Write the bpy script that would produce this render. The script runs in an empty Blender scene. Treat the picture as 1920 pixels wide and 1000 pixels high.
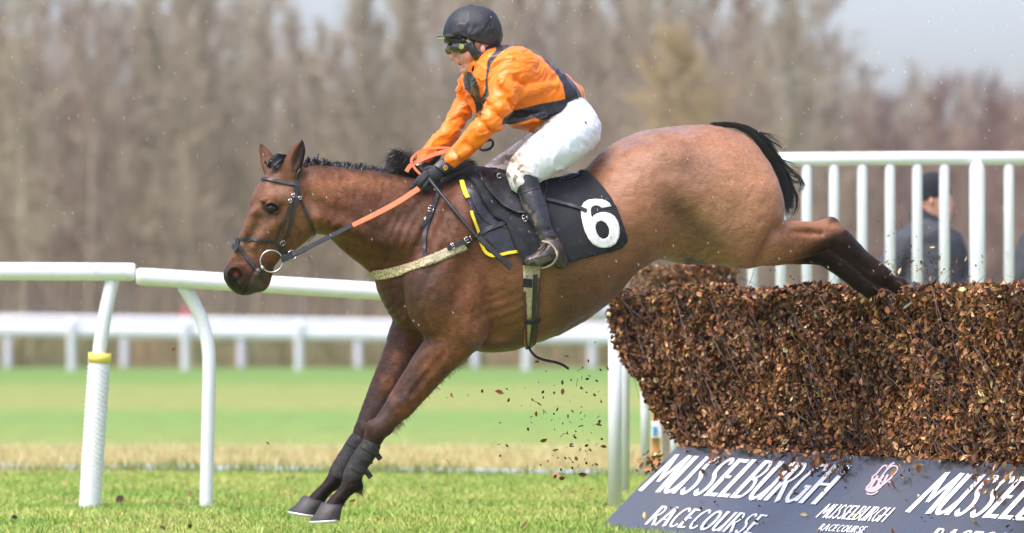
import bpy, bmesh, math, random
import numpy as np
from mathutils import Vector, Matrix, geometry
from mathutils.bvhtree import BVHTree

# ------------------------------------------------------------------ camera, world, sun, exposure
scene = bpy.context.scene
C = scene.collection
D, F, H, HY = 20.0, 9400.0, 0.84, 618.0        # metres to the horse, focal length in photo pixels, eye height, horizon row
cam_data = bpy.data.cameras.new("camera")
cam = bpy.data.objects.new("camera", cam_data)
C.objects.link(cam)
cam.location = (0, -D, H)
cam.rotation_euler = (math.radians(90), 0, 0)
cam_data.sensor_width = 36.0
cam_data.lens = 36.0 * F / 1920.0
cam_data.shift_y = (HY - 500.0) / 1920.0
cam_data.clip_start = 0.5
cam_data.clip_end = 4000.0
cam_data.dof.use_dof = True
cam_data.dof.focus_distance = D - 0.1
cam_data.dof.aperture_fstop = 3.1
scene.camera = cam

world = bpy.data.worlds.new("World")
scene.world = world
world.use_nodes = True
_n = world.node_tree.nodes
_l = world.node_tree.links
_n.clear()
_sky = _n.new('ShaderNodeTexSky')
_sky.sky_type = 'NISHITA'
_sky.sun_disc = False
SUN_EL, SUN_AZ = math.radians(62), math.radians(-138)
_sky.sun_elevation = SUN_EL
_sky.sun_rotation = SUN_AZ
_sky.air_density = 1.0
_sky.dust_density = 3.7
_hs = _n.new('ShaderNodeHueSaturation')
_hs.inputs['Saturation'].default_value = 0.85
_bg = _n.new('ShaderNodeBackground')
_bg.inputs['Strength'].default_value = 0.132
_wo = _n.new('ShaderNodeOutputWorld')
_l.new(_sky.outputs[0], _hs.inputs['Color'])
_tint = _n.new('ShaderNodeMix')
_tint.data_type = 'RGBA'
_tint.blend_type = 'MULTIPLY'
_tint.inputs['Factor'].default_value = 1.0
_tint.inputs['B'].default_value = (0.97, 0.955, 1.09, 1.0)     # rain cloud: a little cooler than a clear sky of this haze
_l.new(_hs.outputs[0], _tint.inputs['A'])
_l.new(_tint.outputs['Result'], _bg.inputs['Color'])
_l.new(_bg.outputs[0], _wo.inputs['Surface'])

sun_data = bpy.data.lights.new("sun", 'SUN')
sun_data.energy = 1.35
sun_data.angle = math.radians(30)
sun_data.color = (1.0, 0.975, 0.94)
sun = bpy.data.objects.new("sun", sun_data)
C.objects.link(sun)
# light comes from behind the camera's left shoulder
_dir = Vector((math.sin(SUN_AZ) * math.cos(SUN_EL), math.cos(SUN_AZ) * math.cos(SUN_EL), math.sin(SUN_EL)))
sun.rotation_euler = (-_dir).to_track_quat('-Z', 'Y').to_euler()

scene.render.engine = 'CYCLES'
scene.view_settings.view_transform = 'Standard'
scene.view_settings.look = 'None'
scene.view_settings.gamma = 1.0
scene.view_settings.use_curve_mapping = False
scene.view_settings.exposure = 1.30
scene.cycles.max_bounces = 6
scene.cycles.diffuse_bounces = 3
scene.cycles.glossy_bounces = 2
scene.cycles.transparent_max_bounces = 6
scene.cycles.use_denoising = True
scene.cycles.volume_bounces = 0
# ------------------------------------------------------------------ helpers
rng = np.random.default_rng(7)
random.seed(7)
S0 = F / D                                      # pixels per metre at the horse


def mid(px):
    """depth (m) of the horse's own mid-plane: it lands slightly towards the viewer"""
    return 0.27 * (px - 1000.0) / S0


def P(px, py, y=0.0):
    d = D + y
    return np.array([(px - 960.0) / F * d, y, H + (HY - py) / F * d])


def PV(px, py, y=0.0):
    return Vector(P(px, py, y))


def topx(v):
    """photo coordinates of world points (N,3)"""
    d = D + v[:, 1]
    return 960.0 + v[:, 0] * F / d, HY - (v[:, 2] - H) * F / d


def near(px, py, off):
    return P(px, py, mid(px) - off / S0)


def catmull(pts, n):
    pts = np.asarray(pts, float)
    if len(pts) < 3 or n < 2:
        if n < 2:
            return pts
    q = np.vstack([2 * pts[0] - pts[1], pts, 2 * pts[-1] - pts[-2]])
    out = []
    for i in range(1, len(q) - 2):
        p0, p1, p2, p3 = q[i - 1], q[i], q[i + 1], q[i + 2]
        for k in range(n):
            t = k / n
            out.append(0.5 * (2 * p1 + (p2 - p0) * t + (2 * p0 - 5 * p1 + 4 * p2 - p3) * t * t + (3 * p1 - p0 - 3 * p2 + p3) * t ** 3))
    out.append(pts[-1])
    return np.array(out)


def smin(a, b, k):
    if k <= 0:
        return np.minimum(a, b)
    h = np.maximum(k - np.abs(a - b), 0.0) / k
    return np.minimum(a, b) - h * h * k * 0.25


class SDF:
    """a smooth-union solid on a grid, meshed as ONE continuous surface"""

    def __init__(self, lo, hi, h):
        self.lo = np.array(lo, float)
        self.h = h
        n = np.ceil((np.array(hi) - self.lo) / h).astype(int) + 1
        self.ax = [self.lo[i] + h * np.arange(n[i]) for i in range(3)]
        self.v = np.full(n, 0.3, np.float32)

    def sub(self, lo, hi):
        sl = []
        for i in range(3):
            a = max(0, int((lo[i] - self.lo[i]) / self.h))
            b = min(self.v.shape[i], int((hi[i] - self.lo[i]) / self.h) + 2)
            if b <= a:
                return None, None
            sl.append(slice(a, b))
        g = [self.ax[i][sl[i]].astype(np.float32) for i in range(3)]
        return tuple(sl), (g[0][:, None, None], g[1][None, :, None], g[2][None, None, :])

    def put(self, sl, d, k, op):
        if op == '+':
            self.v[sl] = smin(self.v[sl], d, k)
        else:
            self.v[sl] = -smin(-self.v[sl], d, k)

    def tube(self, a, r, sy, k=0.0, op='+'):
        """a: (N,3) centre line, r: (N,) radius, sy: (N,) depth flattening"""
        m = k + 3 * self.h
        rr = r[:, None] * np.stack([np.ones_like(sy), np.maximum(sy, 0.5), np.ones_like(sy)], 1)
        lo, hi = (a - rr).min(0) - m, (a + rr).max(0) + m
        sl, g = self.sub(lo, hi)
        if sl is None:
            return
        best = np.full((g[0].size, g[1].size, g[2].size), 0.3, np.float32)
        for i in range(len(a) - 1):
            slo = np.minimum(a[i] - rr[i], a[i + 1] - rr[i + 1]) - m
            shi = np.maximum(a[i] + rr[i], a[i + 1] + rr[i + 1]) + m
            ss, gg = self.sub(slo, shi)
            if ss is None:
                continue
            ba = a[i + 1] - a[i]
            L = max(float(ba @ ba), 1e-12)
            px, py, pz = gg[0] - a[i][0], gg[1] - a[i][1], gg[2] - a[i][2]
            t = np.clip((px * ba[0] + py * ba[1] + pz * ba[2]) / L, 0, 1)
            s = sy[i] + (sy[i + 1] - sy[i]) * t
            d = np.sqrt((px - ba[0] * t) ** 2 + ((py - ba[1] * t) / s) ** 2 + (pz - ba[2] * t) ** 2) - (r[i] + (r[i + 1] - r[i]) * t)
            loc = tuple(slice(ss[j].start - sl[j].start, ss[j].stop - sl[j].start) for j in range(3))
            best[loc] = np.minimum(best[loc], d)
        self.put(sl, best, k, op)

    def chain(self, pts, k=12, n=4, op='+'):
        """pts: (px, py, r_px, off_px, flattening) in photo pixels about the horse's mid-plane"""
        q = catmull([tuple(p) + (1.0,) * (5 - len(p)) for p in pts], n)
        a = np.array([near(p[0], p[1], p[3]) for p in q])
        r = np.array([max(p[2], 0.5) * (D + c[1]) / F for p, c in zip(q, a)])
        self.tube(a, r, q[:, 4], k / S0, op)

    def ell(self, px, py, rx, rz, off, ry, rot=0.0, k=12, op='+', yaw=0.0):
        """ellipsoid, radii in pixels, rot (deg) turns it in the picture plane"""
        c = near(px, py, off)
        r = np.array([rx, ry, rz]) / S0
        m = r.max() + k / S0 + 3 * self.h
        sl, g = self.sub(c - m, c + m)
        if sl is None:
            return
        x, y, z = g[0] - c[0], g[1] - c[1], g[2] - c[2]
        ca, sa = math.cos(math.radians(rot)), math.sin(math.radians(rot))
        cb, sb = math.cos(yaw), math.sin(yaw)
        x, y = x * cb + y * sb, -x * sb + y * cb
        u, w = x * ca + z * sa, -x * sa + z * ca
        k0 = np.sqrt((u / r[0]) ** 2 + (y / r[1]) ** 2 + (w / r[2]) ** 2)
        k1 = np.sqrt((u / r[0] ** 2) ** 2 + (y / r[1] ** 2) ** 2 + (w / r[2] ** 2) ** 2) + 1e-9
        d = k0 * (k0 - 1.0) / k1
        self.put(sl, d.astype(np.float32), k / S0, op)

    def cut(self, fn, k=4):
        """remove where fn(x,y,z) > 0 (a distance)"""
        g = (self.ax[0][:, None, None], self.ax[1][None, :, None], self.ax[2][None, None, :])
        d = fn(*g)
        self.v = -smin(-self.v, -d.astype(np.float32), k / S0)

    def mesh(self):
        v = self.v
        s = v < 0
        c = np.zeros([n - 1 for n in v.shape], np.int8)
        for i in (0, 1):
            for j in (0, 1):
                for k in (0, 1):
                    c += s[i:v.shape[0] - 1 + i, j:v.shape[1] - 1 + j, k:v.shape[2] - 1 + k]
        act = (c > 0) & (c < 8)
        idx = np.full(c.shape, -1, np.int64)
        ii = np.argwhere(act)
        idx[act] = np.arange(len(ii))
        acc = np.zeros((len(ii), 3))
        cnt = np.zeros(len(ii))
        corners = [(i, j, k) for i in (0, 1) for j in (0, 1) for k in (0, 1)]
        val = {q: v[ii[:, 0] + q[0], ii[:, 1] + q[1], ii[:, 2] + q[2]] for q in corners}
        for q in corners:
            for axn in range(3):
                if q[axn]:
                    continue
                w = list(q)
                w[axn] = 1
                w = tuple(w)
                a, b = val[q], val[w]
                cr = (a < 0) != (b < 0)
                t = np.where(cr, a / np.where(cr, a - b, 1), 0)
                p = np.tile(np.array(q, float), (len(ii), 1))
                p[:, axn] = t
                acc[cr] += p[cr]
                cnt[cr] += 1
        vert = self.lo + self.h * (ii + acc / cnt[:, None])
        faces = []
        for axn in range(3):
            o1, o2 = [(1, 2), (2, 0), (0, 1)][axn]
            a = [slice(None)] * 3
            b = [slice(None)] * 3
            a[axn] = slice(0, -1)
            b[axn] = slice(1, None)
            for o in (o1, o2):
                a[o] = slice(1, -1)
                b[o] = slice(1, -1)
            sa, sb = s[tuple(a)], s[tuple(b)]
            for flip in (False, True):
                e = np.argwhere((sa & ~sb) if not flip else (~sa & sb))
                if not len(e):
                    continue
                base = e.copy()
                base[:, o1] += 1
                base[:, o2] += 1
                def at(d1, d2):
                    q = base.copy()
                    q[:, o1] -= d1
                    q[:, o2] -= d2
                    return idx[q[:, 0], q[:, 1], q[:, 2]]
                quad = np.stack([at(1, 1), at(0, 1), at(0, 0), at(1, 0)], 1)
                faces.append(quad[:, ::-1] if flip else quad)
        return vert, np.vstack(faces)


def vnoise(p, scale, seed=0):
    """value noise in 0..1 at points (N,3)"""
    q = np.asarray(p) * scale + seed * 17.31
    i = np.floor(q).astype(np.int64)
    f = q - i
    f = f * f * (3 - 2 * f)
    out = np.zeros(len(q))
    for dx in (0, 1):
        for dy in (0, 1):
            for dz in (0, 1):
                hsh = ((i[:, 0] + dx) * 73856093) ^ ((i[:, 1] + dy) * 19349663) ^ ((i[:, 2] + dz) * 83492791) ^ (seed * 2654435761)
                hsh = (hsh ^ (hsh >> 13)) * 1274126177
                r = ((hsh ^ (hsh >> 16)) & 0xFFFF) / 65535.0
                w = (f[:, 0] if dx else 1 - f[:, 0]) * (f[:, 1] if dy else 1 - f[:, 1]) * (f[:, 2] if dz else 1 - f[:, 2])
                out += w * r
    return out


def fbm(p, scale, seed=0, o=3):
    return sum(vnoise(p, scale * 2 ** i, seed + i) / 2 ** i for i in range(o)) / sum(1 / 2 ** i for i in range(o))


def vnormals(v, f):
    n = np.zeros_like(v)
    for tri in ((0, 1, 2), (0, 2, 3)) if f.shape[1] == 4 else ((0, 1, 2),):
        fn = np.cross(v[f[:, tri[1]]] - v[f[:, tri[0]]], v[f[:, tri[2]]] - v[f[:, tri[0]]])
        for t in tri:
            np.add.at(n, f[:, t], fn)
    return n / (np.linalg.norm(n, axis=1, keepdims=True) + 1e-12)


def make_mesh(name, verts, faces, mat=None, parent=None, smooth=True, col=None, origin=None):
    """link ONE mesh object; verts/faces arrays or lists, col (N,3) point colours"""
    me = bpy.data.meshes.new(name)
    verts = np.asarray(verts, float)
    if origin is not None:
        verts = verts - np.asarray(origin)
    if isinstance(faces, np.ndarray):
        k = faces.shape[1]
        me.vertices.add(len(verts))
        me.vertices.foreach_set('co', verts.astype(np.float32).ravel())
        me.loops.add(faces.size)
        me.loops.foreach_set('vertex_index', faces.astype(np.int32).ravel())
        me.polygons.add(len(faces))
        me.polygons.foreach_set('loop_start', np.arange(0, faces.size, k, dtype=np.int32))
        me.update(calc_edges=True)
        me.validate()
    else:
        me.from_pydata([tuple(v) for v in verts], [], faces)
    if smooth:
        me.polygons.foreach_set('use_smooth', np.ones(len(me.polygons), bool))
    if col is not None:
        at = me.attributes.new('Col', 'FLOAT_COLOR', 'POINT')
        cc = np.ones((len(verts), 4), np.float32)
        cc[:, :3] = col
        at.data.foreach_set('color', cc.ravel())
    ob = bpy.data.objects.new(name, me)
    if origin is not None:
        ob.location = origin
    C.objects.link(ob)
    if mat:
        me.materials.append(mat)
    if parent is not None:
        ob.parent = parent
        if parent.type == 'EMPTY' or parent.parent or True:
            ob.matrix_parent_inverse = Matrix.Translation(world_loc(parent)).inverted() if world_loc(parent).length else Matrix()
    return ob


def world_loc(o):
    """parts keep world coordinates in their mesh: the accumulated translation of the parents"""
    loc = Vector((0, 0, 0))
    while o is not None:
        loc = loc + o.location if o.parent is None else loc + o.location + o.matrix_parent_inverse.translation
        o = o.parent
    return loc


def thing(name, label, cat, loc=(0, 0, 0), group=None):
    o = bpy.data.objects.new(name, None)
    o.empty_display_size = 0.1
    C.objects.link(o)
    o.location = loc
    return tag(o, label, cat, group)


def tag(o, label=None, cat=None, group=None, kind=None):
    if label:
        o['label'] = label
    if cat:
        o['category'] = cat
    if group:
        o['group'] = group
    if kind:
        o['kind'] = kind
    return o


def inpoly(px, py, poly):
    poly = np.asarray(poly, float)
    r = np.zeros(len(px), bool)
    j = len(poly) - 1
    for i in range(len(poly)):
        xi, yi, xj, yj = poly[i][0], poly[i][1], poly[j][0], poly[j][1]
        c = ((yi > py) != (yj > py)) & (px < (xj - xi) * (py - yi) / (yj - yi + 1e-12) + xi)
        r ^= c
        j = i
    return r


def polydist(px, py, poly):
    """signed distance (inside > 0) to a polygon, in pixels"""
    poly = np.asarray(poly, float)
    d = np.full(len(px), 1e9)
    for i in range(len(poly)):
        a, b = poly[i], poly[(i + 1) % len(poly)]
        ba = b - a
        t = np.clip(((px - a[0]) * ba[0] + (py - a[1]) * ba[1]) / (ba @ ba + 1e-9), 0, 1)
        d = np.minimum(d, np.hypot(px - a[0] - t * ba[0], py - a[1] - t * ba[1]))
    return np.where(inpoly(px, py, poly), d, -d)


def sstep(a, b, x):
    t = np.clip((x - a) / (b - a), 0, 1)
    return t * t * (3 - 2 * t)


def blob(px, py, cx, cy, rx, ry, rot=0):
    ca, sa = math.cos(math.radians(rot)), math.sin(math.radians(rot))
    u, w = (px - cx) * ca + (py - cy) * sa, -(px - cx) * sa + (py - cy) * ca
    return np.exp(-((u / rx) ** 2 + (w / ry) ** 2))


def lerp(a, b, m):
    return a * (1 - m[:, None]) + np.asarray(b)[None, :] * m[:, None]


# ---- materials
def new_mat(name):
    m = bpy.data.materials.new(name)
    m.use_nodes = True
    nt = m.node_tree
    return m, nt, nt.nodes, nt.links, nt.nodes['Principled BSDF']


def mat(name, col=None, rough=0.5, metal=0.0, var=0.15, vscale=20.0, bump=0.0, bscale=60.0, stretch=None, attr=False, spec=0.5,
        sheen=0.0, dirt=None, coat=0.0, rvar=0.0, detail=4.0):
    """procedural surface: colour (or point colours) broken by noise, fine bump, optional dirt (colour, scale, threshold)"""
    m, nt, N, L, b = new_mat(name)
    tc = N.new('ShaderNodeTexCoord')
    mp = N.new('ShaderNodeMapping')
    if stretch:
        mp.inputs['Scale'].default_value = stretch
    L.new(tc.outputs['Object'], mp.inputs['Vector'])
    no = N.new('ShaderNodeTexNoise')
    no.inputs['Scale'].default_value = vscale
    no.inputs['Detail'].default_value = detail
    L.new(mp.outputs[0], no.inputs['Vector'])
    if attr:
        at = N.new('ShaderNodeAttribute')
        at.attribute_name = 'Col'
        src = at.outputs['Color']
    else:
        rgb = N.new('ShaderNodeRGB')
        rgb.outputs[0].default_value = (*col, 1)
        src = rgb.outputs[0]
    mr = N.new('ShaderNodeMapRange')
    mr.inputs['From Min'].default_value = 0.3
    mr.inputs['From Max'].default_value = 0.7
    mr.inputs['To Min'].default_value = 1 - var
    mr.inputs['To Max'].default_value = 1 + var
    L.new(no.outputs['Fac'], mr.inputs['Value'])
    mx = N.new('ShaderNodeMix')
    mx.data_type = 'RGBA'
    mx.blend_type = 'MULTIPLY'
    mx.inputs['Factor'].default_value = 1.0
    L.new(src, mx.inputs['A'])
    L.new(mr.outputs[0], mx.inputs['B'])
    out = mx.outputs['Result']
    if dirt:
        dc, ds, dt, dsoft = dirt
        n2 = N.new('ShaderNodeTexNoise')
        n2.inputs['Scale'].default_value = ds
        n2.inputs['Detail'].default_value = 6
        n2.inputs['Roughness'].default_value = 0.65
        L.new(tc.outputs['Object'], n2.inputs['Vector'])
        m2 = N.new('ShaderNodeMapRange')
        m2.inputs['From Min'].default_value = dt
        m2.inputs['From Max'].default_value = dt + dsoft
        L.new(n2.outputs['Fac'], m2.inputs['Value'])
        x2 = N.new('ShaderNodeMix')
        x2.data_type = 'RGBA'
        L.new(m2.outputs[0], x2.inputs['Factor'])
        L.new(out, x2.inputs['A'])
        x2.inputs['B'].default_value = (*dc, 1)
        out = x2.outputs['Result']
    L.new(out, b.inputs['Base Color'])
    b.inputs['Roughness'].default_value = rough
    if rvar:
        r2 = N.new('ShaderNodeMapRange')
        r2.inputs['From Min'].default_value = 0.3
        r2.inputs['From Max'].default_value = 0.7
        r2.inputs['To Min'].default_value = max(0.05, rough - rvar)
        r2.inputs['To Max'].default_value = min(1, rough + rvar)
        L.new(no.outputs['Fac'], r2.inputs['Value'])
        L.new(r2.outputs[0], b.inputs['Roughness'])
    b.inputs['Metallic'].default_value = metal
    b.inputs['Specular IOR Level'].default_value = spec
    if sheen:
        b.inputs['Sheen Weight'].default_value = sheen
        b.inputs['Sheen Roughness'].default_value = 0.4
    if coat:
        b.inputs['Coat Weight'].default_value = coat
        b.inputs['Coat Roughness'].default_value = 0.15
    if bump:
        n3 = N.new('ShaderNodeTexNoise')
        n3.inputs['Scale'].default_value = bscale
        n3.inputs['Detail'].default_value = 5
        L.new(mp.outputs[0], n3.inputs['Vector'])
        bu = N.new('ShaderNodeBump')
        bu.inputs['Strength'].default_value = bump
        bu.inputs['Distance'].default_value = 0.004
        L.new(n3.outputs['Fac'], bu.inputs['Height'])
        L.new(bu.outputs[0], b.inputs['Normal'])
    return m


def tube_mesh(path, radii, n=8, cap=True):
    """swept round tube along world points"""
    path = np.asarray(path, float)
    radii = np.broadcast_to(np.asarray(radii, float), (len(path),))
    t = np.gradient(path, axis=0)
    t /= np.linalg.norm(t, axis=1, keepdims=True) + 1e-12
    up = np.array([0, 1, 0.13]) if abs(t[0][1]) < 0.8 else np.array([1, 0, 0.1])
    V, Fc = [], []
    for i in range(len(path)):
        s = np.cross(t[i], up)
        s /= np.linalg.norm(s) + 1e-12
        w = np.cross(s, t[i])
        up = w
        for k in range(n):
            a = 2 * math.pi * k / n
            V.append(path[i] + radii[i] * (math.cos(a) * s + math.sin(a) * w))
    for i in range(len(path) - 1):
        for k in range(n):
            a, b = i * n + k, i * n + (k + 1) % n
            Fc.append((a, b, b + n, a + n))
    if cap:
        Fc.append(tuple(range(n - 1, -1, -1)))
        Fc.append(tuple(range((len(path) - 1) * n, len(path) * n)))
    return V, Fc


class Bag:
    """collects pieces of ONE mesh"""

    def __init__(self):
        self.v, self.f, self.c = [], [], []

    def add(self, V, Fc, col=None):
        o = len(self.v)
        self.v.extend(np.asarray(V, float).tolist())
        self.f.extend(tuple(i + o for i in f) for f in Fc)
        if col is not None:
            self.c.extend([col] * len(V))
        return self

    def tube(self, path, r, n=8, col=None):
        return self.add(*tube_mesh(path, r, n), col=col)

    def box(self, lo, hi, col=None, M=None):
        x0, y0, z0 = lo
        x1, y1, z1 = hi
        V = np.array([(x0, y0, z0), (x1, y0, z0), (x1, y1, z0), (x0, y1, z0), (x0, y0, z1), (x1, y0, z1), (x1, y1, z1), (x0, y1, z1)], float)
        if M is not None:
            V = np.array([M @ Vector(q) for q in V])
        return self.add(V, [(3, 2, 1, 0), (4, 5, 6, 7), (0, 1, 5, 4), (1, 2, 6, 5), (2, 3, 7, 6), (3, 0, 4, 7)], col)

    def build(self, name, m, parent=None, smooth=True, bevel=0, origin=None):
        ob = make_mesh(name, self.v, self.f, m, parent, smooth, self.c if self.c and len(self.c) == len(self.v) else None, origin)
        if bevel:
            bv = ob.modifiers.new('bevel', 'BEVEL')
            bv.width = bevel
            bv.segments = 2
            bv.limit_method = 'ANGLE'
        return ob


def strip(path, normals, width, thick):
    """flat strap: world path, outward normals; width and thickness in metres"""
    path, normals = np.asarray(path, float), np.asarray(normals, float)
    width = np.broadcast_to(np.asarray(width, float), (len(path),))
    t = np.gradient(path, axis=0)
    t /= np.linalg.norm(t, axis=1, keepdims=True) + 1e-12
    V, Fc = [], []
    for i in range(len(path)):
        s = np.cross(t[i], normals[i])
        s /= np.linalg.norm(s) + 1e-12
        n = np.cross(s, t[i])
        w = width[i] / 2
        V += [path[i] - s * w, path[i] - s * w * 0.86 + n * thick, path[i] + s * w * 0.86 + n * thick, path[i] + s * w]
    for i in range(len(path) - 1):
        a = i * 4
        for k in range(4):
            Fc.append((a + k, a + (k + 1) % 4, a + 4 + (k + 1) % 4, a + 4 + k))
    Fc += [(3, 2, 1, 0), tuple(range(len(V) - 4, len(V)))]
    Fc = [f[::-1] for f in Fc]
    return V, Fc


CAM = Vector((0, -D, H))


def cast(bvh, px, py):
    """where the sight line through a photo point meets a surface"""
    d = (PV(px, py, 0) - CAM).normalized()
    return bvh.ray_cast(CAM, d)


def lay(path, bvh, lift=0.003, step=4.0):
    """lay a photo-space path on a surface -> world points and normals (off the edge: wraps to the nearest point)"""
    q = catmull(path, 8) if len(path) > 2 else np.array([np.array(path[0]) + (np.array(path[1]) - np.array(path[0])) * k / 12 for k in range(13)], float)
    out, nor = [], []
    lasty = mid(q[0][0]) - 0.1
    for x, y in q[:, :2]:
        loc, n, i, dd = cast(bvh, x, y)
        if loc is None:
            loc, n, i, dd = bvh.find_nearest(PV(x, y, lasty))
        lasty = loc[1]
        out.append(np.array(loc) + np.array(n) * lift)
        nor.append(np.array(n))
    out, nor = np.array(out), np.array(nor)
    for _ in range(2):
        nor[1:-1] = (nor[:-2] + nor[1:-1] * 2 + nor[2:]) / 4
        out[1:-1] = (out[:-2] + out[1:-1] * 2 + out[2:]) / 4
    nor /= np.linalg.norm(nor, axis=1, keepdims=True)
    return out, nor


def patch(poly, bvh, lift, step=5.0, hole=None, dense=4.0):
    """a sheet with a photo-space outline laid on a surface; returns verts, faces"""
    poly = np.asarray(poly, float)
    b = []
    for i in range(len(poly)):
        a, c = poly[i], poly[(i + 1) % len(poly)]
        n = max(1, int(np.hypot(*(c - a)) / dense))
        b += [a + (c - a) * k / n for k in range(n)]
    pts = [Vector(q) for q in b]
    edges = [(i, (i + 1) % len(b)) for i in range(len(b))]
    if hole is not None:
        hole = np.asarray(hole, float)
        h = []
        for i in range(len(hole)):
            a, c = hole[i], hole[(i + 1) % len(hole)]
            n = max(1, int(np.hypot(*(c - a)) / dense))
            h += [a + (c - a) * k / n for k in range(n)]
        o = len(pts)
        pts += [Vector(q) for q in h]
        edges += [(o + i, o + (i + 1) % len(h)) for i in range(len(h))]
    x0, y0 = poly.min(0)
    x1, y1 = poly.max(0)
    gx, gy = np.meshgrid(np.arange(x0, x1, step), np.arange(y0, y1, step))
    gx, gy = gx.ravel(), gy.ravel()
    ok = polydist(gx, gy, poly) > step * 0.5
    if hole is not None:
        ok &= polydist(gx, gy, hole) < -step * 0.5
    pts += [Vector((x, y)) for x, y in zip(gx[ok], gy[ok])]
    vs, es, fs, *_ = geometry.delaunay_2d_cdt(pts, edges, [], 1, 1e-4)
    if hole is not None:
        hp = [tuple(q) for q in hole]
        keep = []
        for f in fs:
            c = sum((vs[i] for i in f), Vector((0, 0))) / len(f)
            if not inpoly(np.array([c[0]]), np.array([c[1]]), hp)[0]:
                keep.append(f)
        fs = keep
    V, miss = [], []
    for q in vs:
        loc, n, i, dd = cast(bvh, q[0], q[1])
        if loc is None:
            loc, n, i, dd = bvh.find_nearest(PV(q[0], q[1], mid(q[0]) - 0.03))
        V.append(np.array(loc) + np.array(n) * lift)
    V = np.array(V)
    # relax the depth a little so the cloth bridges hollows
    nb = [[] for _ in V]
    for f in fs:
        for i in range(3):
            nb[f[i]].append(f[(i + 1) % 3])
            nb[f[(i + 1) % 3]].append(f[i])
    for _ in range(3):
        Y = V[:, 1].copy()
        for i, n in enumerate(nb):
            if n:
                Y[i] = min(V[i, 1], np.mean(V[n, 1]))
        V[:, 1] = Y
    # wind towards the camera
    out = []
    for f in fs:
        a, b_, c = (V[i] for i in f)
        n = np.cross(b_ - a, c - a)
        out.append(tuple(f) if n[1] < 0 else tuple(f)[::-1])
    return V, out


def sheet(name, poly, bvh, lift, thick, m, parent, step=5.0, hole=None):
    V, fs = patch(poly, bvh, lift, step, hole)
    ob = make_mesh(name, V, fs, m, parent)
    so = ob.modifiers.new('thickness', 'SOLIDIFY')
    so.thickness = thick
    so.offset = -1
    return ob
# ------------------------------------------------------------------ ground, woods, rails
def ground_z(y, x=0.0):
    return -0.055 * sstep(3.4, 0.2, np.asarray(y, float)) + 0.55 * sstep(94, 104, np.asarray(y, float)) + 0.0 * np.asarray(x)


gy_ = np.concatenate([np.arange(-26, 12, 0.4), np.arange(12, 110, 2.0), np.arange(110, 220, 8.0), np.array([260, 330])])
gx_ = np.concatenate([np.array([-160, -110, -60]), np.arange(-40, 41, 1.6), np.array([60, 110, 160])])
GX, GY = np.meshgrid(gx_, gy_)
GZ = ground_z(GY) + (fbm(np.stack([GX.ravel(), GY.ravel(), 0 * GX.ravel()], 1), 0.9, 3) - .5).reshape(GX.shape) * 0.02 * (np.abs(GX) < 30)
nx_, ny_ = len(gx_), len(gy_)
gq = np.array([(j * nx_ + i, j * nx_ + i + 1, (j + 1) * nx_ + i + 1, (j + 1) * nx_ + i) for j in range(ny_ - 1) for i in range(nx_ - 1)])


def turf_mat():
    m, nt, N, L, b = new_mat('turf')
    tc = N.new('ShaderNodeTexCoord')
    sx = N.new('ShaderNodeSeparateXYZ')
    L.new(tc.outputs['Object'], sx.inputs[0])
    mp = N.new('ShaderNodeMapping')
    mp.inputs['Scale'].default_value = (0.06, 0.35, 1)
    L.new(tc.outputs['Object'], mp.inputs[0])
    n0 = N.new('ShaderNodeTexNoise')
    n0.inputs['Scale'].default_value = 1.0
    n0.inputs['Detail'].default_value = 4
    L.new(mp.outputs[0], n0.inputs['Vector'])
    ad = N.new('ShaderNodeMath')
    ad.operation = 'MULTIPLY_ADD'
    L.new(n0.outputs['Fac'], ad.inputs[0])
    ad.inputs[1].default_value = 9.0
    L.new(sx.outputs['Y'], ad.inputs[2])
    mr = N.new('ShaderNodeMapRange')
    mr.inputs['From Min'].default_value = 4.5
    mr.inputs['From Max'].default_value = 124.5
    L.new(ad.outputs[0], mr.inputs['Value'])
    cr = N.new('ShaderNodeValToRGB')
    e = cr.color_ramp.elements
    stops = [(0, (0.22, 0.30, 0.06)), (8.8, (0.22, 0.30, 0.06)), (9.4, (0.46, 0.38, 0.185)), (12.5, (0.46, 0.385, 0.185)), (16.5, (0.225, 0.265, 0.068)), (24, (0.172, 0.256, 0.060)), (29, (0.160, 0.256, 0.060)), (36, (0.245, 0.262, 0.072)),
             (44, (0.218, 0.258, 0.068)), (52, (0.222, 0.260, 0.068)), (60, (0.150, 0.240, 0.052)), (88, (0.130, 0.225, 0.050)), (92, (0.125, 0.12, 0.05)), (120, (0.11, 0.105, 0.05))]
    e[0].position, e[0].color = 0, (*stops[0][1], 1)
    e[1].position, e[1].color = 1, (*stops[-1][1], 1)
    for p, c in stops[1:-1]:
        q = e.new(p / 120.0)
        q.color = (*c, 1)
    L.new(mr.outputs[0], cr.inputs[0])
    n1 = N.new('ShaderNodeTexNoise')
    n1.inputs['Scale'].default_value = 3.0
    n1.inputs['Detail'].default_value = 8
    n1.inputs['Roughness'].default_value = 0.7
    L.new(tc.outputs['Object'], n1.inputs['Vector'])
    m1 = N.new('ShaderNodeMapRange')
    m1.inputs['From Min'].default_value = 0.3
    m1.inputs['From Max'].default_value = 0.7
    m1.inputs['To Min'].default_value = 0.7
    m1.inputs['To Max'].default_value = 1.3
    L.new(n1.outputs['Fac'], m1.inputs['Value'])
    mx = N.new('ShaderNodeMix')
    mx.data_type = 'RGBA'
    mx.blend_type = 'MULTIPLY'
    mx.inputs['Factor'].default_value = 1
    L.new(cr.outputs[0], mx.inputs['A'])
    L.new(m1.outputs[0], mx.inputs['B'])
    L.new(mx.outputs['Result'], b.inputs['Base Color'])
    b.inputs['Roughness'].default_value = 0.9
    b.inputs['Specular IOR Level'].default_value = 0.15
    return m


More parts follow.
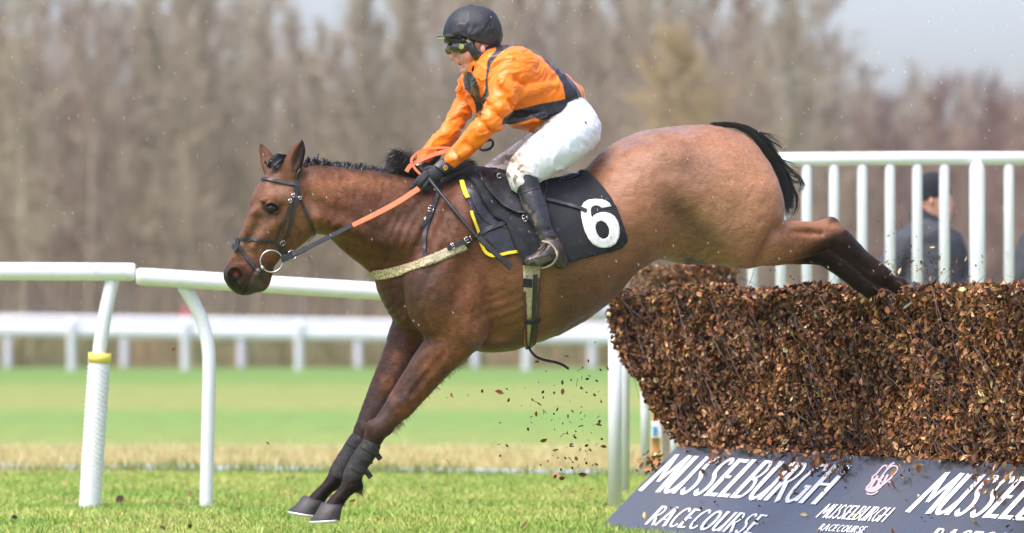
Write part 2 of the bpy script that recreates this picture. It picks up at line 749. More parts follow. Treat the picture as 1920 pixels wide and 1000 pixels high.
ground = make_mesh('ground', np.stack([GX.ravel(), GY.ravel(), GZ.ravel()], 1), gq, turf_mat())
tag(ground, kind='structure')


def blades(name, n, y0, y1, h0, h1, w, colf, seed, xmul=0.118, lean=0.5, clump=0.0, keep=None):
    rs = np.random.default_rng(seed)
    y = y0 + (y1 - y0) * rs.random(n)
    d = D + y
    x = (rs.random(n) * 2 - 1) * d * xmul
    p = np.stack([x, y, 0 * x], 1)
    if keep is not None:
        k = keep(p, rs)
        x, y, p = x[k], y[k], p[k]
        n = len(x)
    cl = fbm(p, 5, seed + 3)
    hh = (h0 + (h1 - h0) * rs.random(n) ** 2) * (1 - clump + 2 * clump * cl)
    a = rs.random(n) * 2 * math.pi
    ln = rs.random(n) * lean * hh
    b = rs.random(n) * 2 * math.pi
    z = ground_z(y) - 0.008
    base = np.stack([x, y, z], 1)
    sd = np.stack([np.cos(a), np.sin(a) * 0.5, 0 * a], 1) * (w * (0.6 + 0.8 * rs.random(n)))[:, None] * 0.5
    tip = base + np.stack([np.cos(b) * ln, np.sin(b) * ln, hh], 1)
    midp = base + np.stack([np.cos(b) * ln * 0.3, np.sin(b) * ln * 0.3, hh * 0.6], 1)
    V = np.empty((n, 5, 3))
    V[:, 0], V[:, 1], V[:, 2], V[:, 3], V[:, 4] = base - sd, base + sd, midp + sd * 0.7, midp - sd * 0.7, tip
    i = np.arange(n)[:, None] * 5
    T = np.concatenate([i + np.array([[0, 1, 2]]), i + np.array([[0, 2, 3]]), i + np.array([[3, 2, 4]])])
    col = np.repeat(colf(p, rs, n), 5, axis=0)
    return make_mesh(name, V.reshape(-1, 3), T, None, None, False, col)


M_blade = mat('grass_blade', attr=True, rough=0.55, var=0.0, spec=0.3)
M_blade.node_tree.nodes['Principled BSDF'].inputs['Transmission Weight'].default_value = 0.0


def near_col(p, rs, n):
    t = fbm(p, 1.6, 8)
    g = np.array([0.215, 0.345, 0.055])[None] * np.ones((n, 1))
    g = lerp(g, (0.38, 0.43, 0.10), sstep(0.40, 0.62, t + (rs.random(n) - .5) * .25))
    g = lerp(g, (0.50, 0.40, 0.15), (rs.random(n) < 0.10 + 0.22 * sstep(.50, .62, fbm(p, 2.6, 28))) * 0.9)
    g = lerp(g, (0.15, 0.27, 0.04), (rs.random(n) < 0.2) * 0.7)
    return g * (0.75 + 0.5 * rs.random(n))[:, None]


tag(blades('grass', 390000, -0.9, 9.3, 0.014, 0.042, 0.0055, near_col, 5, 0.15, 1.3, 0.55), kind='stuff')
bpy.data.objects['grass'].data.materials.append(M_blade)


def straw_col(p, rs, n):
    g = np.array([0.50, 0.42, 0.20])[None] * np.ones((n, 1))
    g = lerp(g, (0.33, 0.34, 0.12), (rs.random(n) < 0.3) * 0.8)
    return g * (0.75 + 0.5 * rs.random(n))[:, None]


tag(blades('straw_grass', 36000, 9.7, 14.6, 0.03, 0.11, 0.006, straw_col, 15, 0.16, 0.7, 0.6), kind='stuff')
bpy.data.objects['straw_grass'].data.materials.append(M_blade)
# darker rough edge of the turf beside the drain strip
def edge_col(p, rs, n):
    return (np.array([0.15, 0.20, 0.045])[None] * np.ones((n, 1))) * (0.7 + 0.6 * rs.random(n))[:, None]


tag(blades('rough_grass', 14000, 8.2, 9.9, 0.04, 0.10, 0.007, edge_col, 25, 0.116, 0.8, 0.8, keep=lambda p, rs: np.abs(p[:, 1] - (8.75 - 0.42 * p[:, 0])) < 0.28 + 0.0 * p[:, 0]), kind='stuff')
bpy.data.objects['rough_grass'].data.materials.append(M_blade)
# pale strip laid in the grass
M_strip = mat('pale_strip', (0.40, 0.45, 0.49), 0.7, var=0.2, vscale=6, dirt=((0.17, 0.23, 0.06), 1.3, 0.53, 0.08))
sb = Bag()
for x0 in np.arange(-4.2, 2.2, 0.4):
    x1 = x0 + 0.4
    f_ = lambda x: 9.05 - 0.42 * x + 0.0
    q = [(x0, f_(x0) - .13, 0.020), (x1, f_(x1) - .13, 0.020), (x1, f_(x1) + .13, 0.026), (x0, f_(x0) + .13, 0.026)]
    sb.add(q + [(a, b, -0.05) for a, b, c in q], [(0, 1, 2, 3), (0, 4, 5, 1), (2, 6, 7, 3)])
strip_ = sb.build('drain_strip', M_strip, None, False)
tag(strip_, kind='structure')

# ---- woods
def bark(col):
    return mat('bark', col, 0.9, var=0.35, vscale=1.5, stretch=(1, 1, 0.15))


M_barks = {'grey': bark((0.37, 0.295, 0.205)), 'olive': bark((0.35, 0.295, 0.185)), 'brown': bark((0.35, 0.265, 0.185)), 'red': bark((0.29, 0.20, 0.155)), 'ochre': bark((0.42, 0.31, 0.15))}


def ribbon(V, T, a, b, wa, wb, rs):
    a, b = np.asarray(a), np.asarray(b)
    s = np.cross(b - a, [rs.normal() * .5, 1, rs.normal() * .2])
    s = s / (np.linalg.norm(s) + 1e-9)
    o = len(V)
    V += [a - s * wa, a + s * wa, b + s * wb, b - s * wb]
    T.append((o, o + 1, o + 2, o + 3))


def tree_mesh(seed, h, r, limbs, spread, low, twigs, steep=0.75):
    """bare tree: tapering trunk tube(s); limbs that fork into fine twigs"""
    rs = np.random.default_rng(seed)
    TV, TF = [], []
    V, T = [], []
    n = 7
    lean = rs.normal(size=2) * 0.03
    wob = rs.normal(size=(n, 2)) * 0.06
    z = np.linspace(0, h * 0.92, n)
    path = np.stack([lean[0] * z + wob[:, 0] * z / h, lean[1] * z + wob[:, 1] * z / h, z - 0.1], 1)
    v, f = tube_mesh(path, np.linspace(r, r * 0.12, n), 7, False)
    TV += [list(q) for q in v]
    TF += f
    for i in range(limbs):
        t = low + (1 - low) * (i + rs.random()) / limbs
        a0 = np.array([np.interp(t * h * .92, z, path[:, k]) for k in range(3)])
        az = rs.random() * 2 * math.pi
        L = spread * (1.15 - t) * (0.7 + 0.6 * rs.random())
        el = steep + 0.25 * rs.normal() * .6
        d = np.array([math.cos(az) * math.cos(el), math.sin(az) * math.cos(el), math.sin(el)])
        a1 = a0 + d * L * .5 + np.array([0, 0, .04 * L])
        a2 = a1 + (d * .8 + np.array([0, 0, .45])) * L * .5
        rl = r * 0.32 * (1.1 - t)
        v, f = tube_mesh(np.array([a0, a1, a2]), [rl, rl * .65, rl * .2], 4, False)
        o = len(TV)
        TV += [list(q) for q in v]
        TF += [tuple(k + o for k in ff) for ff in f]
        for j in range(twigs):
            u = 0.25 + 0.75 * rs.random()
            b0 = a0 + (a1 - a0) * min(1, u * 2) if u < .5 else a1 + (a2 - a1) * (u * 2 - 1)
            dd = d * 0.6 + rs.normal(size=3) * 0.5 + np.array([0, 0, .55])
            dd /= np.linalg.norm(dd)
            l2 = (0.5 + 0.9 * rs.random()) * (0.35 + .22 * L)
            b1 = b0 + dd * l2
            ribbon(V, T, b0, b1, 0.012, 0.007, rs)
            for k in range(3):
                w = 0.3 + 0.6 * rs.random()
                c0 = b0 + (b1 - b0) * w
                d3 = dd + rs.normal(size=3) * 0.5
                d3 /= np.linalg.norm(d3)
                ribbon(V, T, c0, c0 + d3 * l2 * 0.6, 0.009, 0.004, rs)
    return TV, TF, V, T


VAR = {}
for nm, kw in {'grey': dict(h=12.5, r=.085, limbs=24, spread=2.4, low=.1, twigs=17, steep=1.0), 'olive': dict(h=11.5, r=.08, limbs=26, spread=2.1, low=.08, twigs=17, steep=1.05),
               'brown': dict(h=11.0, r=.075, limbs=24, spread=2.3, low=.08, twigs=17, steep=.95), 'red': dict(h=6.2, r=.06, limbs=26, spread=2.2, low=.05, twigs=16, steep=.9),
               'ochre': dict(h=8.6, r=.08, limbs=30, spread=2.8, low=.2, twigs=26, steep=.6)}.items():
    VAR[nm] = []
    for s_ in range(3):
        TV, TF, V, T = tree_mesh(100 + s_ * 7 + len(nm), **kw)
        VAR[nm].append((TV, TF, V, T))
LAB = {'grey': ('slender grey-barked bare tree in the blurred wood behind the rails', 'grey bare trees of the wood'),
       'olive': ('lichen-green bare tree in the blurred wood behind the rails', 'greenish bare trees of the wood'),
       'brown': ('brown bare tree in the blurred wood behind the rails', 'brown bare trees of the wood'),
       'red': ('low reddish bare tree at the thinner right end of the wood', 'reddish low trees of the wood'),
       'ochre': ('ochre-leaved tree in the wood just above the horse rump', None)}
PROTO = {}


def place_tree(kind, var, x, y, rz, s):
    key = (kind, var)
    lab, grp = LAB[kind]
    if key not in PROTO:
        TV, TF, V, T = VAR[kind][var]
        t = thing('bare_tree', lab, 'tree', (0, 0, 0), grp)
        make_mesh('trunk', TV, TF, M_barks[kind], t)
        make_mesh('crown', V, T, M_barks[kind], t, False)
        PROTO[key] = t
        r = t
    else:
        src = PROTO[key]
        r = src.copy()
        C.objects.link(r)
        for ch in src.children:
            c = ch.copy()
            C.objects.link(c)
            c.parent = r
    r.location = (x, y, float(ground_z(y)) - 0.05)
    r.rotation_euler = (0, 0, rz)
    r.scale = (s, s, s)
    return r


def skyline(px):
    return 1 - .12 * math.exp(-((px - 250) / 60) ** 2) - .12 * math.exp(-((px - 590) / 120) ** 2) - .14 * math.exp(-((px - 1350) / 70) ** 2) - .29 * float(sstep(1440, 1640, px)) + .08 * math.exp(-((px - 1860) / 60) ** 2)


rt = np.random.default_rng(42)
for i in range(290):
    y = 108 + 44 * (i / 290.0) + rt.random() * 2
    d = D + y
    u = ((i * 0.6180339) % 1.0) * 3.6 - 1.8
    px = 960 + u * 960
    x = u * 0.1021 * d
    if px > 1560:
        kind = ['red', 'brown', 'grey'][rt.choice(3, p=[.5, .3, .2])]
        s = 0.95 + 0.35 * rt.random() if kind == 'red' else (0.84 + 0.24 * rt.random()) * skyline(px)
    else:
        kind = ['grey', 'olive', 'brown', 'grey', 'olive'][rt.integers(5)]
        s = 0.86 + 0.3 * rt.random()
        s *= skyline(px)
    place_tree(kind, int(rt.integers(3)), x, y, rt.random() * 6.28, s)
place_tree('ochre', 0, 4.2, 104.5, 0.4, 0.95)
# the depth of the wood behind, as one mass
WV, WT = [], []
for i in range(760):
    y = 150 + 75 * rt.random()
    d = D + y
    u = (rt.random() * 2 - 1) * 2.8
    px = 960 + 960 * u
    kind = 'red' if px > 1500 and rt.random() < .6 else ['grey', 'olive', 'brown'][rt.integers(3)]
    TV, TF, V, T = VAR[kind][rt.integers(3)]
    s = (0.75 + 0.3 * rt.random()) * (.3 + .7 * skyline(px) if px < 1500 else (1.25 if kind == 'red' else .74))
    if px < 1500:
        s *= 1.0 + 0.22 * (vnoise(np.array([[px / 190.0, 0, 0]]), 1, 6)[0] - .75)
    o = np.array([u * .1021 * d, y, 0.45])
    for P_, F_ in ((TV, TF), (V, T if abs(u) < 1.2 else T[::3])):
        b = len(WV)
        a_ = rt.random() * 6.28
        q = np.array(P_) * s
        q = np.stack([q[:, 0] * math.cos(a_) - q[:, 1] * math.sin(a_), q[:, 0] * math.sin(a_) + q[:, 1] * math.cos(a_), q[:, 2]], 1) + o
        WV.extend(q.tolist())
        WT.extend(tuple(k + b for k in f) for f in F_)
wood = make_mesh('distant_wood', WV, WT, mat('wood_mass', (0.385, 0.305, 0.212), 0.95, var=0.3, vscale=0.25), None, False)
tag(wood, kind='stuff')
# undergrowth along the foot of the wood
def scrub_col(p, rs, n):
    g = np.array([0.20, 0.165, 0.075])[None] * np.ones((n, 1))
    g = lerp(g, (0.14, 0.17, 0.055), sstep(.42, .6, fbm(p, 0.5, 3)))
    g = lerp(g, (0.28, 0.19, 0.09), sstep(.5, .62, fbm(p, 0.7, 13)))
    return g * (0.7 + 0.6 * rs.random(n))[:, None]


sc_ = blades('undergrowth', 42000, 92, 112, 0.15, 0.9, 0.03, scrub_col, 35, 0.24, 0.9, 0.7)
sc_.data.materials.append(M_blade)
tag(sc_, kind='stuff')
# a red marker far off among the trunks
rm = thing('marker_post', 'blurred red marker post at the edge of the wood beyond the rails', 'marker post', (-7.75, 99.0, 0.3))
b = Bag()
b.tube([(-7.75, 99, 0.3), (-7.75, 99, 1.3), (-7.75, 99, 1.34)], [0.09, 0.09, 0.04], 12)
b.build('post', mat('white_post', (0.6, 0.2, 0.2), 0.6), rm)
b = Bag()
b.box((-7.9, 98.86, .8), (-7.6, 98.9, 1.3))
b.build('flag', mat('red_board', (0.42, 0.09, 0.09), 0.6), rm, False, 0.01)

# ---- white plastic running rails
M_white = mat('white_plastic', (0.71, 0.72, 0.735), 0.36, var=0.04, vscale=4, dirt=((0.46, 0.47, 0.38), 14, 0.60, 0.18))
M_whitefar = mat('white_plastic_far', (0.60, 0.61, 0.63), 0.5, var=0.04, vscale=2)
M_band = mat('yellow_band', (0.78, 0.62, 0.12), 0.55, var=0.06)
M_sleeve = mat('white_padding', (0.71, 0.72, 0.735), 0.6, var=0.04, vscale=20)


def rail_thing(name, label, cat, at, grp=None):
    return thing(name, label, cat, at, grp)


r1 = thing('running_rail', 'white rail length at far left on a leaning padded post with a yellow band', 'rail', P(175, 955, 3.5), None)
b = Bag()
b.tube([P(-1500, 505, 3.5), P(-220, 509, 3.5), P(0, 509, 3.5), P(245, 510, 3.5), P(251, 510, 3.5), P(254, 510, 3.5)], [.0425, .0425, .0425, .0425, .041, .034], 20)
b.build('rail', M_white, r1)
b = Bag()
b.tube(catmull([P(168, 965, 3.52), P(183, 700, 3.5), P(192, 620, 3.5), P(203, 560, 3.51), P(212, 520, 3.52)], 6), 13 / 400, 16)
b.build('post', M_white, r1)
b = Bag()
pp = catmull([P(167.5, 966, 3.5), P(178, 800, 3.5), P(185.5, 690, 3.5), P(186.8, 668, 3.5)], 8)
b.tube(pp, 20.5 / 400, 24)
b.build('post_sleeve', M_sleeve, r1)
sl = r1.children[-1]
b = Bag()
k_ = 0
for y_ in np.arange(690, 940, 9.0):                 # wound tape: low slanting ridges round the sleeve
    c0 = P(np.interp(y_, [668, 690, 800, 966], [186.8, 185.5, 178, 167.5]), y_, 3.5)
    a = np.linspace(0, 2 * math.pi, 25)
    b.tube([c0 + np.array([math.cos(q) * .0513, math.sin(q) * .0513, -.030 * math.cos(q)]) for q in a], 0.0016, 5)
b.build('sleeve_winding', M_sleeve, sl)
b = Bag()
b.tube([P(186.2, 681, 3.5), P(187.2, 662, 3.5)], 21.6 / 400, 24)
b.build('band', M_band, r1)

r2 = thing('running_rail', 'white rail length sloping behind the horse head on a curved bare post', 'rail', P(388, 960, 3.5), None)
b = Bag()
b.tube([P(256, 519, 3.46), P(260, 519, 3.46), P(268, 519, 3.46), P(480, 532, 3.5), P(722, 547, 3.5), P(960, 566, 3.5), P(1148, 585, 3.5)], [.034, .040, .0415, .0415, .0415, .040, .038], 20)
b.build('rail', M_white, r2)
b = Bag()
b.tube(catmull([P(386, 968, 3.54), P(390, 800, 3.54), P(392, 700, 3.54), P(390, 650, 3.54), P(380, 605, 3.54), P(364, 570, 3.53), P(344, 536, 3.51)], 6), 12.6 / 400, 16)
b.build('post', M_white, r2)
b = Bag()
b.tube([P(1153, 960, 3.42), P(1153, 585, 3.42)], 12.5 / 400, 16)
b.build('post', M_white, r2)
b = Bag()
b.add([P(1118, 582, 3.48), P(1150, 574, 3.48), P(1150, 622, 3.48), P(1118, 582, 3.54), P(1150, 574, 3.54), P(1150, 622, 3.54)], [(0, 2, 1), (3, 4, 5), (0, 1, 4, 3), (1, 2, 5, 4), (2, 0, 3, 5)])
b.build('bracket', M_white, r2, False, 0.004)

# two more lines of rail far across the course
for yy, zb, zt, x0, sp, hh, lab in ((83.0, 0.70, 0.955, 135 - 213 * 5, 213, 1.06, 'nearer of the two far white rails beyond the open turf'), (92.0, 0.92, 1.17, 15 - 219 * 5, 219, 1.0, 'farther of the two far white rails, close against the undergrowth')):
    d = D + yy
    x_at = lambda p: (p - 960) / F * d
    fr_ = thing('far_rail', lab, 'rail', (x_at(300), yy, 0))
    slope = -0.0125
    zo = lambda x: slope * (x - x_at(0))
    b = Bag()
    V, Fc = [], []
    xs = np.linspace(x_at(-1300), x_at(3300), 16)
    prof = [(math.cos(a) * 0.055, math.sin(a)) for a in np.linspace(0, 2 * math.pi, 13)[:-1]]
    for x in xs:
        for a, c in prof:
            V.append((x, yy + a, (zb + zt) / 2 + c * (zt - zb) / 2 + zo(x)))
    for i in range(15):
        for k in range(12):
            Fc.append((i * 12 + k, i * 12 + (k + 1) % 12, i * 12 + 12 + (k + 1) % 12, i * 12 + 12 + k))
    b.add(V, Fc)
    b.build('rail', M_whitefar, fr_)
    for k in range(19):
        x = x_at(x0 + sp * k)
        b = Bag()
        gz = float(ground_z(yy))
        b.tube(catmull([(x, yy - 0.09, gz - 0.2), (x, yy - 0.09, .5), (x, yy - .1, hh - .12 + zo(x)), (x + .0, yy - 0.06, hh + zo(x))], 3), 0.085 if yy < 90 else 0.085, 10)
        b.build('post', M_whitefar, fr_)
# ------------------------------------------------------------------ the horse
horse = thing('horse', 'bay racehorse leaping the brush fence, hind hooves still in its top', 'horse', (0.0, 0.1, 0.0))
hb = SDF(P(400, 1010, -0.75) - 0.02, P(1740, 215, 0.75) + 0.05, 0.0042)
# barrel: shoulder -> girth -> belly -> loin -> croup
hb.chain([(866, 488, 160, 0, .70), (905, 489, 163, 0, .76), (960, 490, 161, 0, .84), (1050, 472, 134, 0, 1.04), (1130, 428, 105, 0, 1.24),
          (1215, 370, 119, 0, 1.06), (1300, 365, 131, 0, .94), (1334, 363, 124, 0, .9)], k=0)
hb.chain([(1330, 370, 98, 45, .75), (1374, 394, 97, 52, .72)], k=25)
hb.chain([(1330, 370, 98, -45, .75), (1370, 394, 95, -52, .72)], k=25)
hb.chain([(850, 372, 40, 0, .7), (890, 350, 38, 0, .7), (960, 352, 28, 0, 1.0)], k=40)          # withers
# neck
hb.chain([(592, 372, 63, 0, .62), (640, 380, 67, 0, .62), (690, 402, 83, 0, .60), (740, 425, 96, 0, .62), (795, 450, 111, 0, .72), (850, 480, 130, 0, .78)], k=18)
hb.chain([(600, 405, 26, 26, 1), (650, 415, 26, 34, 1), (720, 440, 28, 44, 1), (770, 450, 30, 60, 1)], k=30)      # neck muscle, near
# head
hb.chain([(538, 336, 30, 0, .8), (532, 385, 61, 0, .72), (505, 432, 50, 0, .64), (482, 474, 42, 0, .60), (458, 509, 35, 0, .78)], k=14)
hb.chain([(540, 408, 53, 0, .74), (548, 418, 44, 0, .78), (530, 450, 30, 0, .8)], k=10)         # jowl
hb.chain([(440, 517, 21, 0, 1.15), (455, 524, 29, 0, .9), (462, 530, 24, 0, .85)], k=8)         # muzzle, upper lip
hb.chain([(499, 508, 14, 0, 1.3), (487, 526, 20, 0, .95), (482, 530, 19, 0, .95)], k=6)         # chin
hb.chain([(514, 418, 8, 36, 1), (490, 446, 6, 29, 1), (476, 462, 4, 26, 1)], k=24)              # facial crest
hb.chain([(478, 400, 10, 20, 1), (455, 450, 8, 14, 1), (444, 480, 8, 10, 1)], k=14)             # nasal bone
hb.chain([(492, 376, 5, 37, 1), (507, 373, 6, 42, 1), (522, 378, 5, 42, 1)], k=18)              # brow, near
hb.chain([(497, 372, 8, -40, 1), (510, 370, 9, -46, 1), (522, 376, 7, -46, 1)], k=12)           # brow, far
hb.ell(508, 391, 14, 11, 50, 10, k=6, op='-')
hb.chain([(496, 397, 2.4, 42, 1), (509, 402, 3, 47, 1), (521, 397, 2.4, 45, 1)], k=5)           # lower lid
hb.chain([(495, 387, 2.4, 42, 1), (507, 380, 3.2, 49, 1), (521, 386, 2.6, 47, 1)], k=5)         # upper lid
hb.ell(486, 418, 20, 18, 50, 10, rot=-40, k=22, op='-')                                          # hollow under the eye
hb.ell(524, 342, 12, 10, 38, 8, k=20, op='-')                                                   # hollow above the eye
# nostril
hb.chain([(430, 512, 4, 24, 1), (438, 503, 5, 28, 1), (450, 505, 5.5, 30, 1), (457, 516, 5.5, 30, 1), (454, 528, 4, 28, 1)], k=14)
hb.ell(441, 515, 11, 9, 36, 14, rot=-28, k=6, op='-')
hb.ell(447, 524, 6, 9, 34, 11, rot=-20, k=5, op='-')
hb.ell(432, 514, 8, 10, -33, 13, rot=25, k=5, op='-')
# mouth line
hb.chain([(458, 554, 1.8, 22, 1), (465, 538, 2.4, 28, 1), (472, 523, 2.6, 29, 1), (479, 508, 1.6, 28, 1)], k=4, op='-')
hb.ell(484, 513, 7, 5, 30, 5, rot=45, k=6)
# ears
hb.chain([(546, 326, 17, 24, .9), (550, 305, 17.5, 28, .62), (559, 284, 13, 30, .55), (564, 270, 6, 31, .6), (566, 263, 1.6, 31, .8)], k=8)
hb.chain([(552, 312, 6, 42, 1), (556, 298, 9.5, 41, .9), (561, 282, 7.5, 39, .9), (564, 272, 3, 36, .9)], k=3, op='-')
hb.chain([(512, 326, 15, -24, .9), (504, 306, 14.5, -28, .62), (497, 288, 10, -29, .55), (491, 276, 5, -30, .6), (489, 270, 1.6, -30, .8)], k=8)
hb.ell(538, 318, 22, 16, 0, 20, k=12)
# chest
hb.chain([(768, 530, 60, 0, 1.0), (776, 572, 48, 4, 1.0), (790, 600, 34, 0, 1.2)], k=20)
hb.ell(812, 563, 52, 74, 78, 46, rot=12, k=16)                                                   # near breast / point of shoulder
hb.ell(760, 566, 34, 44, -14, 40, rot=8, k=8)                                                    # far breast
hb.chain([(758, 540, 6, 70, 1), (757, 580, 7, 60, 1), (775, 625, 8, 60, 1)], k=16, op='-')       # groove between
# shoulder blade and triceps
hb.chain([(880, 390, 40, 74, .7), (850, 450, 50, 86, .7), (815, 530, 50, 88, .8)], k=30)
hb.ell(878, 560, 52, 80, 84, 40, rot=-28, k=26)                                                  # triceps, near
hb.ell(870, 560, 52, 80, -84, 40, rot=-28, k=26)
hb.chain([(905, 470, 6, 132, 1), (925, 560, 9, 128, 1), (905, 630, 10, 112, 1)], k=30, op='-')   # behind the triceps
hb.chain([(836, 470, 4, 128, 1), (800, 520, 4, 138, 1), (780, 560, 3, 132, 1)], k=22, op='-')
hb.ell(930, 640, 54, 20, 0, 70, rot=4, k=16)                                                     # breastbone
# near foreleg
hb.chain([(862, 610, 56, 78, .75), (848, 636, 46, 74, .8), (822, 664, 39, 70, .85), (784, 711, 31, 62, .9), (744, 766, 25, 54, .95), (720, 796, 21.5, 50, 1),
          (706, 812, 20, 48, 1.05), (694, 836, 15.5, 46, 1), (673, 868, 13.5, 43, .9), (663, 896, 15.5, 40, .95), (659, 908, 17, 39, .95), (647, 922, 13.5, 37, 1),
          (634, 938, 14.5, 35, 1.05), (626, 950, 17, 34, 1.05)], k=14)
hb.chain([(850, 668, 16, 66, 1), (806, 726, 8, 62, 1), (762, 775, 6, 54, 1)], k=16)              # rear forearm muscle
hb.chain([(800, 672, 3.5, 100, 1), (775, 706, 3.5, 90, 1), (748, 742, 3, 80, 1)], k=12, op='-')
hb.chain([(832, 668, 3, 108, 1), (800, 706, 3, 96, 1), (772, 738, 2.5, 84, 1)], k=12, op='-')
hb.ell(702, 804, 11, 15, 58, 10, rot=40, k=14)
hb.ell(727, 806, 9, 10, 50, 12, rot=40, k=8)
hb.ell(671, 913, 9, 9, 39, 10, k=6)
# far foreleg
hb.chain([(800, 590, 50, -62, .8), (772, 632, 44, -64, .85), (744, 690, 35, -58, .9), (712, 750, 28, -52, .95), (692, 790, 22, -48, 1), (684, 808, 21, -46, 1.05),
          (671, 832, 15.5, -44, 1), (649, 866, 13.5, -42, .9), (632, 892, 15.5, -40, .95), (627, 901, 17, -39, .95), (613, 915, 13.5, -37, 1), (600, 930, 14.5, -36, 1.05),
          (590, 944, 17, -36, 1.05)], k=14)
hb.ell(640, 907, 9, 9, -39, 10, k=6)
# hind legs: thigh, stifle, gaskin, hock, cannon, fetlock, pastern
for sd, dx, dy in ((1, 0, 0), (-1, -6, -2)):
    hb.chain([(1350 + dx, 400 + dy, 84, 62 * sd, .62), (1388 + dx, 440 + dy, 60, 70 * sd, .65), (1402 + dx, 454 + dy, 46, 70 * sd, .75)], k=30)
hb.chain([(1402, 454, 46, 70, .75), (1440, 453, 42, 66, .8), (1482, 452, 37, 60, .75), (1520, 449, 32, 56, .7), (1552, 444, 28, 54, .75), (1572, 452, 27, 52, .85),
          (1596, 474, 22, 48, .9), (1626, 500, 20, 44, .9), (1652, 518, 21, 40, .95), (1668, 529, 15, 38, 1), (1686, 536, 17, 36, 1)], k=10)
hb.chain([(1500, 428, 7, 56, 1), (1530, 424, 8.5, 54, 1), (1548, 418, 9, 54, 1), (1561, 416, 9.5, 54, 1), (1571, 428, 10, 53, 1)], k=6)           # point of hock
hb.chain([(1575, 436, 7, 50, 1), (1610, 466, 6, 46, 1), (1645, 500, 7, 42, 1)], k=10)            # tendons
hb.chain([(1486, 434, 4, 90, 1), (1512, 436, 5, 80, 1), (1540, 438, 4, 76, 1)], k=10, op='-')
hb.chain([(1576, 462, 3, 76, 1), (1604, 486, 3.5, 68, 1), (1634, 510, 3, 62, 1)], k=8, op='-')
hb.chain([(1396, 454, 44, -70, .75), (1434, 462, 38, -66, .8), (1476, 466, 30, -62, .75), (1516, 470, 26, -60, .7), (1542, 474, 24, -58, .8), (1562, 488, 20.5, -56, .85),
          (1590, 510, 18.5, -52, .9), (1616, 531, 17.5, -48, .9), (1636, 546, 17, -46, .95), (1652, 556, 14, -44, 1)], k=10)
hb.ell(1314, 478, 40, 13, 0, 30, rot=4, k=10)                                                    # sheath
# flank hollow, thigh edge, ribs, hip bone
hb.chain([(1246, 362, 8, 146, 1), (1272, 394, 17, 146, 1), (1298, 428, 17, 136, 1), (1328, 460, 10, 120, 1), (1352, 478, 6, 108, 1)], k=26, op='-')
hb.chain([(1276, 344, 14, 108, .6), (1312, 378, 18, 110, .6), (1346, 422, 20, 106, .6), (1378, 464, 20, 94, .6)], k=26)
hb.ell(1256, 296, 24, 14, 98, 16, rot=-20, k=40)
hb.chain([(1452, 430, 4, 108, 1), (1436, 462, 5, 108, 1), (1424, 488, 4, 92, 1)], k=24, op='-')
hb.chain([(900, 600, 3, 128, 1), (950, 560, 3, 142, 1)], k=26, op='-')
hb.chain([(915, 622, 3, 122, 1), (965, 600, 3, 134, 1)], k=22, op='-')

hb.chain([(582, 372, 3, 46, 1), (622, 392, 4, 51, 1), (664, 408, 4, 59, 1), (704, 434, 3, 68, 1)], k=30, op='-')
hb.chain([(838, 350, 4, 66, 1), (812, 410, 4, 92, 1), (790, 470, 3, 104, 1)], k=26, op='-')
hb.chain([(905, 420, 4, 122, 1), (880, 500, 5, 136, 1), (862, 560, 4, 136, 1)], k=26, op='-')
hv, hf = hb.mesh()
hn = vnormals(hv, hf)
amp = (fbm(hv, 8, 3) - 0.5) * 0.012 + (fbm(hv, 20, 4) - 0.5) * 0.006 + (fbm(hv, 50, 9) - 0.5) * 0.0026
hpx, hpy = topx(hv)
headm = sstep(640, 560, hpx)
amp = amp * (1 - 0.6 * headm)
# skin wrinkles over the shoulder and neck base, behind the elbow and at the flank
for (cx_, cy_, rx_, ry_, rot_, fx, fy, am) in ((770, 440, 60, 42, 30, .34, .18, .0018), (945, 590, 40, 46, 0, .14, .34, .0026), (640, 430, 40, 20, 20, .26, .22, .002), (1310, 476, 50, 14, 0, .22, .30, .003), (860, 400, 40, 50, 0, .26, -.10, .0022), (730, 590, 30, 50, 0, .3, .3, .0012)):
    ph = hpx * fx + hpy * fy + 5.0 * fbm(hv, 12, 71)
    amp = amp + am * np.sin(ph) * blob(hpx, hpy, cx_, cy_, rx_, ry_, rot_)
hv = hv + hn * amp[:, None]
# veins and folds of skin
hpx, hpy = topx(hv)


